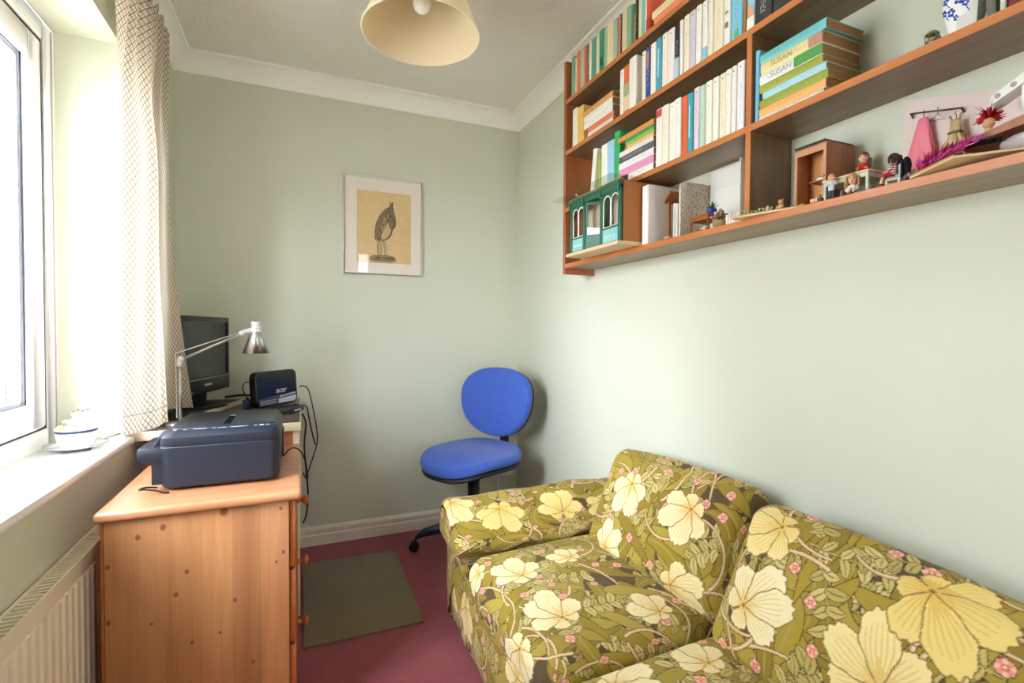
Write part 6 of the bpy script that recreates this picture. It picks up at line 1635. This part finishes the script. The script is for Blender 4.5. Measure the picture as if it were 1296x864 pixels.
rh = thing('peg_doll', 'wooden peg doll with bright red feather hair on the slanting brown board', 'doll', (1.10, .470, 1.4575))
zz = 1.4585
MB().tube([(1.10, .470, zz-.001), (1.10, .470, zz+.022)], .005, 10).ball((1.10, .470, zz+.028), (.0085, .0085, .0095), 14, 10).build('body', mat('bare_peg_wood', '#d9a878', .5), rh)
rg = random.Random(9); hr_ = MB()
for k in range(150):
    a = rg.uniform(0, 6.28); e_ = rg.uniform(-.1, 1.5); l = rg.uniform(.014, .024); d = Vector((math.cos(a)*math.cos(e_), math.sin(a)*math.cos(e_), math.sin(e_)))
    if d.x < -.3 and d.z < .55: continue
    p = Vector((1.10, .470, zz+.034))+d*.008; q = p+d*l*.6; s = d.orthogonal().normalized()*.0034
    hr_.add([p-s, p+s, q+s*.4, q-s*.4], [(0, 1, 2, 3)])
hr_.build('feather_hair', mat('red_feather', '#c41e2a', .8), rh)
fe = MB()
for k in range(14):
    a = k*.9; fe.tube([(1.10, .470, zz+.04), (1.10+.014*math.cos(a), .470+.020*math.sin(a), zz+.052+.006*(k % 3))], [.0006, .0002], 4)
fe.build('wisps', M_blk, rh)
st_ = thing('toy_steps', 'white spotted toy slide leaning at the far right of the lowest shelf', 'toy', (1.13, .43, 1.47))
MB().add([(1.13, .482, 1.527), (1.13, .385, 1.574), (1.165, .385, 1.574), (1.165, .482, 1.527), (1.13, .482, 1.542), (1.13, .385, 1.596), (1.165, .385, 1.596), (1.165, .482, 1.542)], [(0, 1, 2, 3), (4, 5, 6, 7), (0, 1, 5, 4), (1, 2, 6, 5), (2, 3, 7, 6), (3, 0, 4, 7)]).build('slope', M_trim, st_)
MB().box(1.135, 1.16, .434, .442, 1.4690, 1.555).box(1.135, 1.16, .386, .394, 1.478, 1.580).build('post', M_trim, st_)
for k in range(4): MB().lathe([(0, 0), (.0045, 0), (.0045, .001), (0, .001)], 12, T(1.1295, .472-.021*k, 1.540+.0110*k) @ Ry(math.pi/2)).build('spot', mat('grey_spot', '#b9a8a8', .6), st_)

# things on the right half of the third shelf
vz = ZC+.0004
va = thing('blue_white_vase', 'white china vase with blue flowers on the right of the third shelf', 'vase', (1.10, .508, vz))
MB().lathe([(0, vz), (.020, vz), (.022, vz+.006), (.027, vz+.03), (.032, vz+.058), (.030, vz+.08), (.022, vz+.10), (.024, vz+.11), (.021, vz+.11), (.019, vz+.10), (0, vz+.02)], 32, None, 1.10, .508, caps=False).build('body', M_china, va)
M_cob = mat('cobalt_flower_glaze', '#2f50b5', .2); rg = random.Random(12)
def onvase(a, z):
    r_ = np.interp(z, [0, .006, .03, .058, .08, .10], [.020, .022, .027, .032, .030, .022])+.0002
    return Vector((1.10+r_*math.cos(a), 0.508+r_*math.sin(a), vz+z))
for a0, z0_, s in ((math.radians(190), .056, 1.0), (math.radians(205), .047, .7), (math.radians(150), .064, .8), (math.radians(165), .040, .9), (math.radians(178), .028, .6), (math.radians(225), .060, .8), (math.radians(215), .014, .5), (math.radians(140), .046, .7)):
    for p in range(5):
        b = p*1.257; c = onvase(a0+.16*s*math.cos(b), z0_+.0055*s*math.sin(b)); MB().ball(c, .0029*s, 7, 5).build('blue_petal', M_cob, va)
    MB().tube([onvase(a0+.1*k*s*.6, z0_-.004-.0022*k) for k in range(6)], .0007, 5).build('blue_stem', M_cob, va)
cdv = thing('white_card', 'white card standing against the vase on the third shelf', 'card', (1.085, .49, vz))
MB().add([(1.072, .508, vz), (1.080, .482, vz), (1.081, .482, vz), (1.073, .508, vz), (1.074, .505, vz+.12), (1.082, .479, vz+.12), (1.083, .479, vz+.12), (1.075, .505, vz+.12)], [(0, 1, 2, 3), (4, 5, 6, 7), (0, 1, 5, 4), (1, 2, 6, 5), (2, 3, 7, 6), (3, 0, 4, 7)]).build('card', mat('grey_white_card', '#dcdcd8', .6), cdv)
upright(.466, .453, vz, .15, '#6a675f', 'dark grey leaning book right of the white card on the third shelf', 'books at the right end of the third shelf', x=1.072, depth=.12, lean=math.radians(-3))
upright(.449, .440, vz, .15, '#d8dccb', 'pale green thin book near the right end of the third shelf', 'books at the right end of the third shelf', x=1.072)
upright(.438, .412, vz, .15, '#7a2620', 'dark red book at the right end of the third shelf', 'books at the right end of the third shelf', x=1.070)
ln_ = thing('toy_lantern', 'small brass hexagonal lantern on a thin stem on the third shelf', 'ornament', (1.09, .553, vz))
M_brass = mat('aged_brass', '#8f7d55', .4, metal=.6)
lm = MB().tube([(1.09, .553, vz), (1.09, .553, vz+.030)], .0007, 6).lathe([(.006, 0), (.006, .001), (0, .001)], 10, T(1.09, .553, vz))
lm.lathe([(.0085, vz+.012), (.0108, vz+.012), (.0108, vz+.0150), (.0085, vz+.0150), (.0085, vz+.012)], 6, None, 1.09, .553, caps=False).lathe([(.0115, vz+.026), (.0115, vz+.028), (.004, vz+.033), (0, vz+.034)], 6, None, 1.09, .553)
for k in range(6):
    a = k*math.pi/3; lm.tube([(1.09+.0102*math.cos(a), .553+.0102*math.sin(a), vz+.015), (1.09+.0102*math.cos(a), .553+.0102*math.sin(a), vz+.027)], .001, 5)
lm.build('lantern', M_brass, ln_)
wc_ = tag(MB().lathe([(.003, vz), (.003, vz+.002), (.0009, vz+.003), (.0009, vz+.017), (.0016, vz+.018), (0, vz+.0195)], 10, None, 1.08, .572).build('thin_white_stick', M_trim), 'thin white upright pin standing left of the brass lantern', 'pin')
wb2 = thing('wooden_leaf_ornament', 'small brown and green leaf shaped ornament beside the blue white vase', 'ornament', (1.085, .541, vz))
MB().prism([(-.008, 0), (.008, 0), (.0075, .008), (.003, .017), (.0, .021), (-.004, .014)], 0, -.004, .004, T(1.085, .541, vz)).build('leaf', mat('brown_green_lacquer', '#6f3a22', .3), wb2, .001)
MB().prism([(-.003, .012), (.005, .010), (.0, .0235)], 0, -.0045, .0045, T(1.085, .541, vz)).build('green_tip', mat('dark_green_lacquer', '#2f4a2c', .3), wb2)
